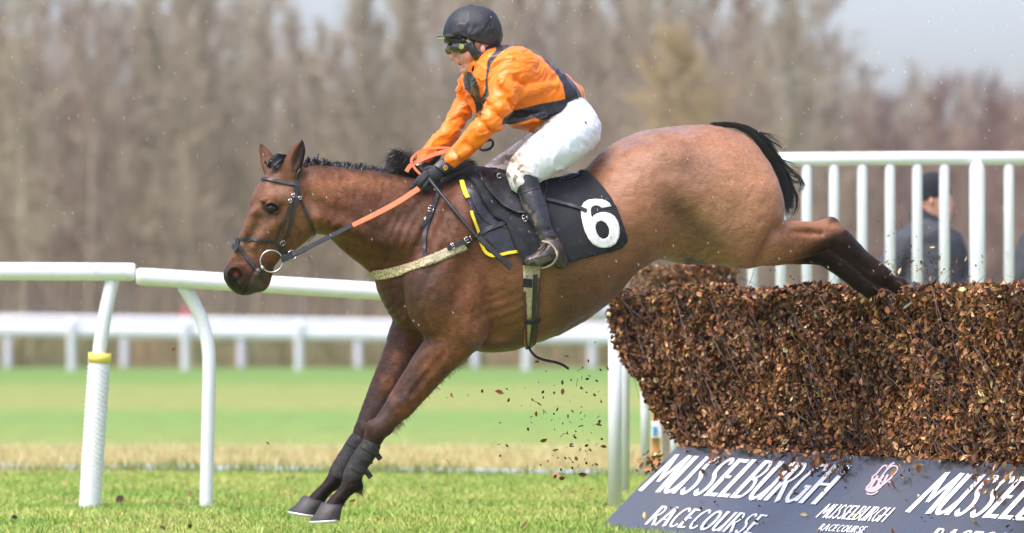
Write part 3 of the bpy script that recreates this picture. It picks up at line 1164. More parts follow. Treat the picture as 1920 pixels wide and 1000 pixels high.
def coat_colour(v, n):
    px, py = topx(v)
    w1, w2 = fbm(v, 9, 21) - 0.5, fbm(v, 9, 31) - 0.5
    x, y = px + w1 * 60, py + w2 * 60
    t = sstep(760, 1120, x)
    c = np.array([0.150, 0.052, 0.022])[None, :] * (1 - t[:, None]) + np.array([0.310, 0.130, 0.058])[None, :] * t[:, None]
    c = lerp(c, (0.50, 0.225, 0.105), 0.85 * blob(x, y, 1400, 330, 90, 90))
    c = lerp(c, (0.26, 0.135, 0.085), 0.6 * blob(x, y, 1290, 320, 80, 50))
    c = lerp(c, (0.25, 0.165, 0.13), 0.75 * sstep(26, 6, y - np.interp(x, [1090, 1130, 1180, 1300, 1390], [322, 282, 255, 232, 240])) * sstep(1060, 1100, x) * sstep(1340, 1250, x))  # greyish sheen along the back ridge, painted into the coat colour
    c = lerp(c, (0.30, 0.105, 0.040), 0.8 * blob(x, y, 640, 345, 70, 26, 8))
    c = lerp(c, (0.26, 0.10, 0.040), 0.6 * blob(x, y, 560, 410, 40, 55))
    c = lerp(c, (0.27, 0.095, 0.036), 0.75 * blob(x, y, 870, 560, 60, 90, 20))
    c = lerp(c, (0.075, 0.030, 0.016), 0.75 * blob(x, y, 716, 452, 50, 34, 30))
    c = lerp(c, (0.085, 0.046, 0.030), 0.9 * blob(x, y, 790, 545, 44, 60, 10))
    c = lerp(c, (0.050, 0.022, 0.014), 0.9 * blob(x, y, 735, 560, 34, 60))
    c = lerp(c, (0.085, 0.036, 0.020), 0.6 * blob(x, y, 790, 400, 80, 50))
    c = lerp(c, (0.105, 0.048, 0.022), 0.85 * blob(px + w1 * 24, py + w2 * 24, 1280, 402, 24, 58, -38))  # shade of the flank fold painted into the coat colour
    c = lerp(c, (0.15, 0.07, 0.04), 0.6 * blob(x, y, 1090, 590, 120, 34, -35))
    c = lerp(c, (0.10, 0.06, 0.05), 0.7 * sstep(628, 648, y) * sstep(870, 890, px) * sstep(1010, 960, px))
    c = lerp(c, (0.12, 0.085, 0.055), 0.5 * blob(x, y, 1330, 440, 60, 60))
    # mud on the face
    mud = sstep(0.50, 0.62, fbm(v, 26, 55)) * blob(px, py, 495, 375, 50, 80)
    c = lerp(c, (0.10, 0.058, 0.036), 0.75 * mud)
    c = lerp(c, (0.19, 0.085, 0.045), 0.5 * blob(px, py, 520, 340, 40, 34))
    c = lerp(c, (0.085, 0.05, 0.034), 0.5 * blob(px, py, 487, 412, 22, 26))
    c = lerp(c, (0.05, 0.03, 0.022), 0.9 * blob(px, py, 509, 391, 18, 13))
    c = lerp(c, (0.62, 0.55, 0.46), 0.9 * blob(px + w1 * 14, py + w2 * 14, 452, 458, 6, 7))
    # dark muzzle
    mz = sstep(-6, 12, (py - 524) - (px - 470) * 0.35 + w1 * 26) * sstep(560, 520, px)
    c = lerp(c, (0.040, 0.031, 0.029), 0.92 * mz)
    c = lerp(c, (0.012, 0.009, 0.009), 0.9 * sstep(2.6, 1.2, np.abs((px - 468) * .85 + (py - 531) * .5)) * sstep(506, 512, py) * sstep(556, 550, py) * mz)
    c = lerp(c, (0.11, 0.09, 0.08), 0.6 * blob(px, py, 486, 536, 9, 10))
    c = lerp(c, (0.16, 0.125, 0.105), 0.7 * blob(px, py, 480, 520, 12, 18, 30))
    nos = blob(px, py, 440, 519, 19, 20)
    c = lerp(c, (0.016, 0.012, 0.012), np.clip(1.5 * nos, 0, 1) * 0.95)
    c = lerp(c, (0.30, 0.05, 0.055), np.clip(1.3 * blob(px, py, 442, 514, 5, 4.5, 20), 0, 1) * sstep(-0.2, 0.2, n[:, 0] * 0 + 0.3))
    # ear: dark inside and tip
    nearside = sstep(0.0, 0.05, mid(px) - v[:, 1])
    ear = sstep(0, 4, polydist(px, py, [(543, 328), (549, 298), (560, 268), (566, 254), (578, 262), (578, 300), (566, 322)])) * nearside
    c = lerp(c, (0.012, 0.008, 0.007), 0.94 * ear)
    c = lerp(c, (0.05, 0.035, 0.03), blob(px, py, 489, 270, 8, 8) * 0.9)
    c = lerp(c, (0.30, 0.135, 0.07), 0.8 * blob(px, py, 500, 296, 14, 18) * (1 - nearside))
    # crest of the neck
    cre = sstep(14, 4, py - np.interp(px, [575, 638, 689, 723, 774, 850], [308, 311, 318, 325, 332, 318])) * sstep(585, 620, px) * sstep(900, 850, px)
    c = lerp(c, (0.05, 0.03, 0.022), 0.85 * cre)
    # black points
    fl = sstep(770, 850, py + w1 * 70 - (px - 700) * 0.25) * sstep(860, 800, px)
    c = lerp(c, (0.008, 0.006, 0.006), 0.95 * fl)
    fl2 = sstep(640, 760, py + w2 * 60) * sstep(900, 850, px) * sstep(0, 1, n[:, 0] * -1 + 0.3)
    c = lerp(c, (0.042, 0.021, 0.015), 0.75 * fl2)  # dark forearm fronts, strengthened to add shading contrast through the coat colour
    hl = sstep(-22, 12, (px - 1545) * 0.45 + (py - 450) * 0.9 + w1 * 30) * sstep(1470, 1530, px)
    c = lerp(c, (0.010, 0.007, 0.006), 0.95 * hl)
    c = lerp(c, (0.05, 0.035, 0.028), 0.9 * blob(px, py, 1564, 410, 16, 10))
    c = lerp(c, (0.03, 0.02, 0.018), 0.9 * sstep(470, 478, py) * sstep(1276, 1290, px) * sstep(1356, 1340, px) * sstep(0.16, 0.08, np.abs(v[:, 1] - mid(px))))
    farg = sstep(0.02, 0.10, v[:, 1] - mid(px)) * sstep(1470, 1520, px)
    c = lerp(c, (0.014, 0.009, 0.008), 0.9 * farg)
    c = lerp(c, (0.115, 0.050, 0.024), 0.7 * sstep(430, 540, y + w2 * 40) * sstep(1010, 1060, px) * sstep(1330, 1250, px))  # darker towards the belly: underside shading put into the coat colour
    c = lerp(c, (0.20, 0.072, 0.026), 0.7 * blob(x, y, 1490, 445, 50, 26))
    hd = sstep(610, 580, px) * sstep(318, 338, py) * (1 - np.clip(1.5 * blob(px, py, 509, 391, 18, 13), 0, 1))
    c = lerp(c, (0.30, 0.125, 0.055), 0.50 * hd * sstep(505, 470, py) * (1 - mud * .8))
    c = lerp(c, (0.34, 0.125, 0.050), 0.55 * blob(x, y, 650, 342, 90, 26, 8))
    mm = sstep(960, 1180, px)[:, None]
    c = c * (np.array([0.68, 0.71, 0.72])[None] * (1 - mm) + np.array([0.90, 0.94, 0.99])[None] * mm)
    # wet, dirty hair on the forelegs and the front of the body
    c = lerp(c, (0.055, 0.033, 0.025), 0.85 * np.clip(sum(blob(x, y, a, b, 20, 22) for a, b in ((812, 630), (790, 664), (768, 700), (745, 735), (724, 770), (706, 800), (742, 640), (722, 680), (700, 730), (684, 775))), 0, 1) * sstep(600, 640, py))
    c = lerp(c, (0.20, 0.068, 0.028), 0.7 * np.clip(sum(blob(x, y, a, b, 14, 18) for a, b in ((845, 668), (815, 706), (788, 740), (764, 772), (742, 672), (726, 720))), 0, 1) * sstep(620, 650, py))
    c = c * (0.55 + 0.9 * fbm(v * np.array([1.5, 1.0, 1.0]), 46, 177, 3))[:, None] ** (0.85 * sstep(1050, 800, px))[:, None]
    # dapple of wet and dried mud
    c = c * (0.74 + 0.52 * fbm(v * np.array([1.0, 1.0, 1.7]), 22, 77, 4))[:, None]
    sp = sstep(0.66, 0.72, vnoise(v, 120, 5)) * sstep(0.45, 0.6, fbm(v, 10, 91)) * sstep(900, 700, px)
    c = lerp(c, (0.05, 0.032, 0.024), 0.6 * sp)
    return c


def coat_mat():
    m, nt, N, L, b = new_mat('horse_coat')
    at = N.new('ShaderNodeAttribute')
    at.attribute_name = 'Col'
    tc = N.new('ShaderNodeTexCoord')
    mp = N.new('ShaderNodeMapping')
    mp.inputs['Rotation'].default_value = (0, math.radians(-38), 0)
    mp.inputs['Scale'].default_value = (1, 3, 5)
    L.new(tc.outputs['Object'], mp.inputs['Vector'])
    wv = N.new('ShaderNodeTexNoise')
    wv.inputs['Scale'].default_value = 6
    L.new(tc.outputs['Object'], wv.inputs['Vector'])
    mixv = N.new('ShaderNodeMix')
    mixv.data_type = 'RGBA'
    mixv.blend_type = 'ADD'
    mixv.inputs['Factor'].default_value = 0.25
    L.new(mp.outputs[0], mixv.inputs['A'])
    L.new(wv.outputs['Color'], mixv.inputs['B'])
    n1 = N.new('ShaderNodeTexNoise')
    n1.inputs['Scale'].default_value = 48
    n1.inputs['Detail'].default_value = 6
    n1.inputs['Roughness'].default_value = 0.65
    L.new(mixv.outputs['Result'], n1.inputs['Vector'])
    mr = N.new('ShaderNodeMapRange')
    mr.inputs['From Min'].default_value = 0.3
    mr.inputs['From Max'].default_value = 0.7
    mr.inputs['To Min'].default_value = 0.62
    mr.inputs['To Max'].default_value = 1.38
    L.new(n1.outputs['Fac'], mr.inputs['Value'])
    mx = N.new('ShaderNodeMix')
    mx.data_type = 'RGBA'
    mx.blend_type = 'MULTIPLY'
    mx.inputs['Factor'].default_value = 1
    L.new(at.outputs['Color'], mx.inputs['A'])
    L.new(mr.outputs[0], mx.inputs['B'])
    L.new(mx.outputs['Result'], b.inputs['Base Color'])
    b.inputs['Roughness'].default_value = 0.46
    sp_ = N.new('ShaderNodeMapRange')
    sp_.inputs['From Min'].default_value = 0.0
    sp_.inputs['From Max'].default_value = 0.16
    sp_.inputs['To Min'].default_value = 0.10
    sp_.inputs['To Max'].default_value = 0.34
    L.new(at.outputs['Fac'], sp_.inputs['Value'])
    L.new(sp_.outputs[0], b.inputs['Specular IOR Level'])
    b.inputs['Sheen Weight'].default_value = 0.02
    b.inputs['Sheen Roughness'].default_value = 0.35
    bu = N.new('ShaderNodeBump')
    bu.inputs['Strength'].default_value = 0.5
    bu.inputs['Distance'].default_value = 0.004
    L.new(n1.outputs['Fac'], bu.inputs['Height'])
    L.new(bu.outputs[0], b.inputs['Normal'])
    return m


M_coat = coat_mat()
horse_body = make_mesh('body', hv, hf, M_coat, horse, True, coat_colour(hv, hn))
bvh_horse = BVHTree.FromPolygons(hv.tolist(), hf.tolist())

# ---- eyes, hooves, mane, forelock, tail
M_eye = mat('horse_eye', (0.008, 0.006, 0.005), 0.12, var=0.0, spec=0.35)
M_hoof = mat('hoof_horn', (0.045, 0.039, 0.038), 0.55, var=0.35, vscale=30, bump=0.4, bscale=60, dirt=((0.05, 0.035, 0.025), 30, 0.5, 0.2))
M_shoe = mat('horse_shoe', (0.62, 0.60, 0.57), 0.35, metal=0.3, var=0.1)
M_hair = mat('black_hair', (0.012, 0.009, 0.009), 0.36, var=0.4, vscale=40, spec=0.5)


def ball(name, px, py, r, off, m, parent, sx=1.0, sz=1.0, sy=1.0):
    bm = bmesh.new()
    bmesh.ops.create_uvsphere(bm, u_segments=20, v_segments=14, radius=1.0)
    c = near(px, py, off)
    rr = r / S0
    V = np.array([(v.co.x * rr * sx + c[0], v.co.y * rr * sy + c[1], v.co.z * rr * sz + c[2]) for v in bm.verts])
    Fc = [tuple(v.index for v in f.verts) for f in bm.faces]
    bm.free()
    return make_mesh(name, V, Fc, m, parent)


ball('eye', 509, 391, 10.5, 39.5, M_eye, horse, 1.05, 0.9, 1)
ball('eye', 510, 392, 10.5, -38, M_eye, horse, 1.05, 0.9, 1)


def hoof(px, py, off, ang, name='hoof', top=20, bot=29, ht=29):
    """hoof wall as a sloped, toe-forward frustum with a shoe under it; ang tilts the sole"""
    c = near(px, py, off)
    s = 1.0 / S0
    ca, sa = math.cos(math.radians(ang)), math.sin(math.radians(ang))
    rings = []
    for hh, r, lean in ((ht, top * .8, 14), (ht * .97, top, 14), (ht * 0.5, (top + bot) / 2, 7), (3, bot, 0), (0, bot * 1.0, 0)):
        ring = []
        for k in range(28):
            a = 2 * math.pi * k / 28
            x = -math.cos(a) * r * (1.12 if math.cos(a) > 0 else 0.82)
            y = math.sin(a) * r * 0.86
            u, w = x + lean * 0.9, hh + (5 if math.cos(a) > 0.2 else 0) * (hh > ht * 0.9) * math.cos(a)
            ring.append(c + np.array([(u * ca - w * sa) * s, y * s, (u * sa + w * ca) * s]))
        rings.append(ring)
    V = np.array(sum(rings, []))
    Fc = []
    for i in range(len(rings) - 1):
        for k in range(28):
            a, b = i * 28 + k, i * 28 + (k + 1) % 28
            Fc.append((a, a + 28, b + 28, b))
    Fc += [tuple(range(28)), tuple(range(len(V) - 1, len(V) - 29, -1))]
    ho = make_mesh(name, V, [f[::-1] for f in Fc], M_hoof, horse)
    sh = Bag()
    a = np.linspace(-2.4, 2.4, 22)
    ring = [c + np.array([((-math.cos(q) * bot * (1.08 if math.cos(q) > 0 else .8)) * ca - (-1.5) * sa) * s, math.sin(q) * bot * .82 * s,
                          ((-math.cos(q) * bot * (1.08 if math.cos(q) > 0 else .8)) * sa + (-1.5) * ca) * s]) for q in a]
    sh.tube(ring, 3.0 * s, 6)
    sh.build('horse_shoe', M_shoe, ho)
    return ho


hoof(614, 976, 34, 3)
hoof(573, 964, -36, -9)
hoof(1712, 562, 36, 40, top=16, bot=22, ht=26)
hoof(1672, 582, -42, 40, top=16, bot=22, ht=26)


def strands(name, guides, n, m, parent, spread, r0=0.0016, jitter=0.35, seed=1, steps=12, rootj=0.0):
    """many tapering hairs about guide curves, one mesh; guides: list of world polylines; spread (m) root->tip"""
    rs = np.random.default_rng(seed)
    V, Fc = [], []
    G = [catmull(g, 6) for g in guides]
    for i in range(n):
        g = G[rs.integers(len(G))]
        u = np.linspace(rs.random() * rootj, 1 - rs.random() * jitter, steps)
        p = np.stack([np.interp(u, np.linspace(0, 1, len(g)), g[:, a]) for a in range(3)], 1)
        o = rs.normal(size=3)
        wv = rs.normal(size=3) * 0.4
        for a in range(3):
            p[:, a] += o[a] * (spread[0] + (spread[1] - spread[0]) * u ** 1.4) + wv[a] * spread[1] * np.sin(u * 5 + rs.random() * 6) * u
        t = np.gradient(p, axis=0)
        s = np.cross(t, np.array([rs.normal() * .4, 1.0, rs.normal() * .4]))
        s /= np.linalg.norm(s, axis=1, keepdims=True) + 1e-9
        w = (r0 * (1 - 0.85 * u))[:, None]
        b = len(V)
        V.extend((p - s * w).tolist())
        V.extend((p + s * w).tolist())
        for k in range(steps - 1):
            Fc.append((b + k, b + k + 1, b + steps + k + 1, b + steps + k))
    return make_mesh(name, V, Fc, m, parent)


def G(*pts):
    return np.array([near(*p) for p in pts])


tail_bundle = [G((1332, 233, 4), (1375, 235, 8), (1410, 252, 8), (1438, 288, 6), (1456, 332, 2), (1470, 372, 0), (1473, 402, 0)),
               G((1340, 232, 0), (1390, 238, 0), (1428, 262, 0), (1454, 300, 0), (1474, 345, -4), (1481, 375, -4), (1475, 394, -4)),
               G((1352, 232, -4), (1395, 239, -4), (1436, 266, -6), (1462, 308, -6), (1478, 345, -8), (1480, 372, -8), (1471, 404, -8)),
               G((1365, 234, 2), (1402, 245, 2), (1434, 276, 2), (1460, 322, 0), (1472, 352, 0), (1476, 380, 0), (1472, 398, 0))]
tail = strands('tail', tail_bundle, 950, M_hair, horse, (0.0035, 0.012), 0.0012, 0.35, 3, 14, 0.4)
wisps = [G((1395, 241, 0), (1425, 252, 0), (1448, 258, 0), (1470, 270, 0)),
         G((1440, 275, 0), (1458, 290, 0), (1480, 315, 0), (1497, 330, 0), (1506, 347, 0), (1495, 362, 0)),
         G((1450, 290, 0), (1468, 312, 0), (1490, 325, 0), (1503, 340, 0), (1504, 355, 0), (1490, 366, 0)),
         G((1470, 335, 0), (1484, 350, 0), (1492, 366, 0), (1494, 385, 0), (1488, 400, 0), (1478, 407, 0)),
         G((1472, 335, 0), (1486, 352, 0), (1494, 370, 0), (1493, 388, 0), (1483, 404, 0)),
         G((1345, 232, 0), (1353, 230, 0), (1362, 229, 0)),
         G((1440, 280, 0), (1462, 298, 0), (1482, 306, 0), (1500, 314, 0))]
wisps += [G((1380, 237, 0), (1410, 246, 0), (1438, 250, 0), (1452, 256, 0)), G((1400, 243, 0), (1432, 260, 0), (1458, 272, 0), (1474, 284, 0)), G((1455, 300, 0), (1478, 326, 0), (1499, 336, 0), (1500, 352, 0), (1488, 360, 0)),
          G((1474, 350, 0), (1482, 372, 0), (1483, 392, 0), (1474, 404, 0)), G((1470, 370, 0), (1478, 384, 0), (1476, 398, 0)), G((1462, 318, 0), (1486, 340, 0), (1502, 342, 0), (1509, 356, 0))]
strands('tail_wisps', wisps, 150, M_hair, tail, (0.003, 0.006), 0.0013, 0.15, 4)
# plaited mane: knots along the crest, stubble between, loose hair at the withers
rs = np.random.default_rng(11)
for x in [577, 589, 596, 612, 630, 652, 676, 700]:
    mb = Bag()
    y = np.interp(x, [575, 638, 689, 723, 774], [306, 309, 316, 323, 331])
    c = near(x, y - 3, 4)
    big = 0.85 if x < 620 else 0.4
    for k in range(7):
        q = c + rs.normal(size=3) * 0.0055 * big
        q2 = q + rs.normal(size=3) * 0.010 * big + np.array([0, 0, 0.008 * big])
        mb.tube(catmull([q, (q + q2) / 2 + rs.normal(size=3) * .004, q2], 3), [0.006 * big, 0.0065 * big, 0.0065 * big, 0.006 * big, 0.005 * big, 0.004 * big, 0.002], 6)
    mb.build('mane_plait', M_hair, horse)
stub = [G((x, np.interp(x, [575, 638, 689, 723, 774], [311, 314, 321, 328, 335]), 5), (x + 3, np.interp(x, [575, 638, 689, 723, 774], [305, 308, 315, 321, 329]), 4),
          (x + 8, np.interp(x, [575, 638, 689, 723, 774], [303, 305, 311, 317, 325]), 4)) for x in range(566, 780, 4)]
mane = strands('mane', stub, 1600, M_hair, horse, (0.006, 0.004), 0.0010, 0.7, 5, 5)
loose = [G((800, 330, 0), (775, 318, 4), (752, 300, 6), (735, 296, 6), (722, 316, 6)), G((800, 328, 4), (770, 312, 6), (750, 293, 6), (738, 290, 6), (728, 300, 6)),
         G((790, 330, 4), (765, 322, 8), (745, 306, 8), (730, 306, 8), (720, 320, 8)), G((770, 326, 4), (755, 312, 6), (762, 298, 6), (772, 288, 6)),
         G((775, 328, 8), (755, 318, 10), (740, 312, 10), (726, 322, 10)), G((785, 326, -6), (768, 306, -6), (766, 294, -6), (774, 284, -6))]
strands('mane_tuft', loose, 800, M_hair, mane, (0.008, 0.012), 0.0013, 0.35, 6)
back = [G((830, 330, 20), (850, 318, 24), (872, 309, 24), (892, 308, 22)), G((832, 338, 26), (855, 326, 30), (875, 318, 30), (895, 312, 26)),
        G((838, 345, 32), (860, 336, 36), (880, 328, 36), (892, 322, 34)), G((820, 332, 16), (845, 322, 18), (866, 314, 18), (886, 316, 18))]
strands('mane_tuft', back, 1100, M_hair, mane, (0.010, 0.011), 0.0013, 0.35, 8)
fore = [G((545, 305, 0), (530, 298, 6), (518, 302, 10), (508, 308, 12)), G((540, 302, 2), (528, 300, 10), (518, 306, 14), (511, 314, 16)),
        G((535, 300, 2), (524, 298, 4), (514, 306, 8), (506, 308, 10))]
fl_ = strands('forelock', fore, 500, M_hair, horse, (0.008, 0.008), 0.0016, 0.2, 9)
kb = Bag()
for k in range(9):
    q = near(505, 308, 14) + rs.normal(size=3) * 0.006
    kb.tube([q, q + rs.normal(size=3) * .006, q + rs.normal(size=3) * .009], [.006, .006, .003], 6)
kb.build('forelock_knot', M_hair, fl_)
# long winter hair fringing the back of the forearms, the fetlocks and the belly
M_fr = mat('leg_hair', (0.085, 0.036, 0.02), 0.6, var=0.4, vscale=60)
fr = []
for path, off in (([(880, 650), (868, 676), (840, 698), (812, 724), (784, 754), (760, 780), (740, 806)], 62), ([(670, 908), (677, 915), (674, 921)], 40)):
    q = catmull(path, 8)
    for x, y in q:
        fr.append(G((x - 7, y - 5, off), (x - 1, y + 3, off), (x + 4, y + 11, off)))
strands('leg_fringe', fr, 900, M_fr, horse, (0.007, 0.006), 0.0009, 0.5, 12, 4)
# ------------------------------------------------------------------ tack
M_leather = mat('black_leather', (0.020, 0.019, 0.021), 0.42, var=0.3, vscale=30, bump=0.25, bscale=120, dirt=((0.10, 0.075, 0.05), 55, 0.60, 0.08))
M_shiny = mat('wet_leather', (0.018, 0.018, 0.020), 0.28, var=0.3, vscale=14, bump=0.5, bscale=30, rvar=0.12, dirt=((0.07, 0.05, 0.035), 22, 0.60, 0.12))
M_steel = mat('steel', (0.55, 0.54, 0.52), 0.25, metal=1.0, var=0.05)
M_orange_rubber = mat('orange_rein_rubber', (0.80, 0.20, 0.085), 0.6, var=0.12, vscale=30, bump=0.4, bscale=350, dirt=((0.20, 0.08, 0.05), 120, 0.62, 0.05))
M_beige = mat('muddy_beige_web', (0.50, 0.42, 0.24), 0.85, var=0.15, vscale=40, bump=0.5, bscale=300, dirt=((0.13, 0.10, 0.045), 150, 0.47, 0.10))
M_cream = mat('cream_web', (0.46, 0.395, 0.265), 0.85, var=0.15, bump=0.4, bscale=300, dirt=((0.16, 0.11, 0.06), 90, 0.52, 0.12))
M_black_cloth = mat('black_cloth', (0.010, 0.0105, 0.013), 0.9, var=0.25, vscale=12, bump=0.35, bscale=40, sheen=0.15, dirt=((0.06, 0.06, 0.065), 40, 0.58, 0.2))
M_neo = mat('black_neoprene', (0.018, 0.0165, 0.0165), 0.75, var=0.3, vscale=25, bump=0.3, bscale=200, dirt=((0.07, 0.05, 0.035), 40, 0.55, 0.15))
M_yellow = mat('yellow_binding', (0.80, 0.56, 0.02), 0.6, var=0.1, bump=0.2, bscale=200)
M_maroon = mat('maroon_binding', (0.10, 0.02, 0.025), 0.7, var=0.2)
M_white_num = mat('white_print', (0.74, 0.73, 0.71), 0.7, var=0.06, vscale=20, bump=0.15, bscale=150, dirt=((0.50, 0.45, 0.39), 50, 0.55, 0.15))
px1 = 1.0 / S0


def strap(name, path, w, m, parent, lift=0.004, thick=0.003, bvh=None):
    p, n = lay(path, bvh or bvh_horse, lift)
    V, Fc = strip(p, n, w * px1, thick)
    return make_mesh(name, V, Fc, m, parent, smooth=False)


def free_strap(name, pts, w, m, parent, thick=0.003, face=(0, -1, 0), n=8):
    """strap in free air: pts (px, py, off)"""
    q = catmull(pts, n)
    p = np.array([near(*a) for a in q])
    V, Fc = strip(p, np.tile(np.array(face, float), (len(p), 1)), np.broadcast_to(np.asarray(w, float), (len(p),)) * px1, thick)
    return make_mesh(name, V, Fc, m, parent, smooth=False)


def ring(name, px, py, r, off, tube, m, parent, tilt=0.0, ez=1.0, arc=None):
    c = near(px, py, off)
    a = np.linspace(0, 2 * math.pi, 33) if arc is None else np.linspace(math.radians(arc[0]), math.radians(arc[1]), 20)
    p = [c + np.array([math.cos(q) * r * px1, math.cos(q) * r * px1 * math.sin(tilt), math.sin(q) * r * ez * px1]) for q in a]
    V, Fc = tube_mesh(p, tube * px1, 8)
    return make_mesh(name, V, Fc, m, parent)


def buckle(px, py, w, h, rot, parent, bvh=None, lift=0.008):
    loc, n, i, d = cast(bvh or bvh_horse, px, py)
    c = np.array(loc) + np.array(n) * lift
    ca, sa = math.cos(math.radians(rot)), math.sin(math.radians(rot))
    n = np.array(n)
    ex = np.cross(np.array([0, 0, 1.0]), n)
    ex /= np.linalg.norm(ex)
    if ex[0] < 0:
        ex = -ex
    ez = np.cross(n, ex)
    ez = ez if ez[2] > 0 else -ez
    b = Bag()
    cor = [(-w, -h), (w, -h), (w, h), (-w, h)]
    pts = [c + ((x * ca - y * sa) * ex + (x * sa + y * ca) * ez) * px1 for x, y in cor]
    for k in range(4):
        b.tube([pts[k], pts[(k + 1) % 4]], 0.75 * px1, 6)
    b.tube([(pts[0] + pts[3]) / 2, (pts[1] + pts[2]) / 2], 0.5 * px1, 6)
    return b.build('buckle', M_steel, parent)


# ---- bridle
bridle = thing('bridle', 'black leather bridle with steel bit ring on the bay horse', 'bridle', near(530, 420, 40))
strap('headpiece', [(562, 318), (558, 326), (556, 338), (556, 352)], 8.5, M_leather, bridle, 0.006)
strap('browband', [(492, 338), (500, 337), (520, 340), (545, 345), (561, 350)], 6.5, M_leather, bridle, 0.006)
cp = strap('cheek_strap', [(556, 352), (550, 368), (541, 395), (530, 425), (517, 452)], 6.5, M_leather, bridle)
strap('strap_end', [(540, 432), (540, 445)], 4.5, M_leather, cp, 0.008)
cp = strap('cheek_strap', [(557, 352), (555, 370), (547, 410), (539, 440), (529, 458), (524, 474)], 6.5, M_leather, bridle, 0.005)
strap('throat_lash', [(558, 352), (560, 366), (570, 392), (583, 420), (589, 440), (586, 452), (580, 458)], 5.5, M_leather, bridle)
nb_ = strap('noseband', [(437, 452), (446, 449), (465, 449), (490, 451), (514, 455), (530, 470), (540, 480)], 6.5, M_leather, bridle)
strap('flash_strap', [(441, 452), (448, 462), (463, 485), (478, 502), (490, 516), (497, 529)], 6.5, M_leather, bridle, 0.006)
strap('flash_loop', [(437, 466), (439, 452), (444, 447)], 10, M_leather, nb_, 0.010, 0.005)
ring('bit_ring', 509, 490, 20.5, 40, 1.4, M_steel, bridle, 0.15, 0.98)
ball('bit_ring_joint', 492, 502, 4.2, 37, M_steel, bridle)
ring('rein_ring', 548, 478, 7.5, 40, 1.2, M_steel, bridle, 0.5, 1.1)
buckle(549, 367, 3.5, 2.5, -70, bridle)
buckle(544, 377, 3.5, 2.5, -70, bridle)
buckle(529, 455, 4, 4.5, -60, bridle)
buckle(561, 372, 3, 2.5, -70, bridle)
free_strap('bit_strap', [(527, 487, 44), (537, 483, 46), (548, 478, 46)], [13] * 17, M_leather, bridle, 0.006)
rn = free_strap('rein', [(545, 480, 45), (580, 463, 52), (620, 443, 62), (664, 421, 72)], 8.5, M_leather, bridle, 0.004, (0.1, -1, 0.3))
free_strap('rein_sleeve', [(548, 478, 47), (562, 472, 50), (574, 466, 53)], 10, M_leather, rn, 0.006, (0.1, -1, 0.3))
free_strap('rein_grip', [(661, 423, 74), (700, 404, 74), (745, 380, 72), (785, 354, 66)], np.interp(np.linspace(0, 1, 25), [0, 0.4, 1], [9, 10.5, 11]), M_orange_rubber, bridle, 0.004, (0.1, -1, 0.3))
free_strap('rein_loop', [(790, 330, 60), (777, 316, 58), (771, 302, 54), (779, 290, 44), (796, 281, 34), (824, 278, 28), (850, 279, 26), (862, 282, 20)], 5.0, M_orange_rubber, bridle, 0.004, (0.5, -0.8, 0.4))
free_strap('rein_loop', [(762, 322, 44), (770, 311, 46), (788, 301, 46), (812, 291, 44), (836, 284, 40), (856, 279, 34)], 8.5, M_orange_rubber, bridle, 0.004, (0.0, -1, 0.2))

# ---- breastplate
bp = thing('breastplate', 'mud-splashed beige breast girth with black straps across the horse chest', 'breastplate', near(790, 490, 120))
strap('chest_band', [(698, 510), (704, 516), (730, 513), (770, 502), (820, 483), (858, 466), (874, 459)], 19, M_beige, bp, 0.005, 0.004)
strap('chest_band_clean', [(796, 492), (820, 483), (858, 466), (872, 460)], 15, M_cream, bp, 0.0095, 0.002)
strap('neck_strap', [(832, 330), (826, 348), (815, 380), (806, 405), (797, 435), (796, 465), (803, 492)], 8, M_leather, bp, 0.006)
strap('strap_end', [(806, 404), (798, 416), (788, 427)], 7, M_leather, bp, 0.011)
strap('girth_strap', [(840, 466), (862, 457), (880, 449), (915, 432), (950, 417), (975, 410)], 9, M_leather, bp, 0.016)
strap('band_end', [(872, 452), (876, 466)], 10, M_leather, bp, 0.011)
buckle(807, 394, 4.5, 6, -20, bp, lift=0.012)
buckle(798, 413, 4, 2, -20, bp, lift=0.012)
buckle(874, 450, 6, 5, 25, bp, lift=0.022)
buckle(849, 461, 2, 5, 25, bp, lift=0.022)

# ---- saddle pad with yellow binding, number cloth, saddle, girth
pad = thing('saddle_pad', 'black saddle pad with bright yellow binding under the saddle', 'saddle pad', near(920, 420, 140))
pad_poly = [(864, 340), (868, 356), (874, 372), (884, 404), (894, 436), (905, 463), (915, 476), (930, 480), (974, 472), (1000, 470), (1010, 420), (1000, 345), (930, 318), (880, 318)]
sheet('pad', pad_poly, bvh_horse, 0.008, 0.006, M_shiny, pad)
strap('binding', [(866, 344), (871, 360), (876, 374)], 9, M_yellow, pad, 0.012, 0.003)
strap('binding', [(882, 398), (888, 420), (896, 440), (904, 460), (913, 474), (928, 480), (950, 476), (974, 471)], 6, M_yellow, pad, 0.012, 0.003)
strap('pad_seam', [(886, 368), (892, 392), (906, 412), (930, 424), (960, 428)], 2, M_leather, pad, 0.014, 0.002)

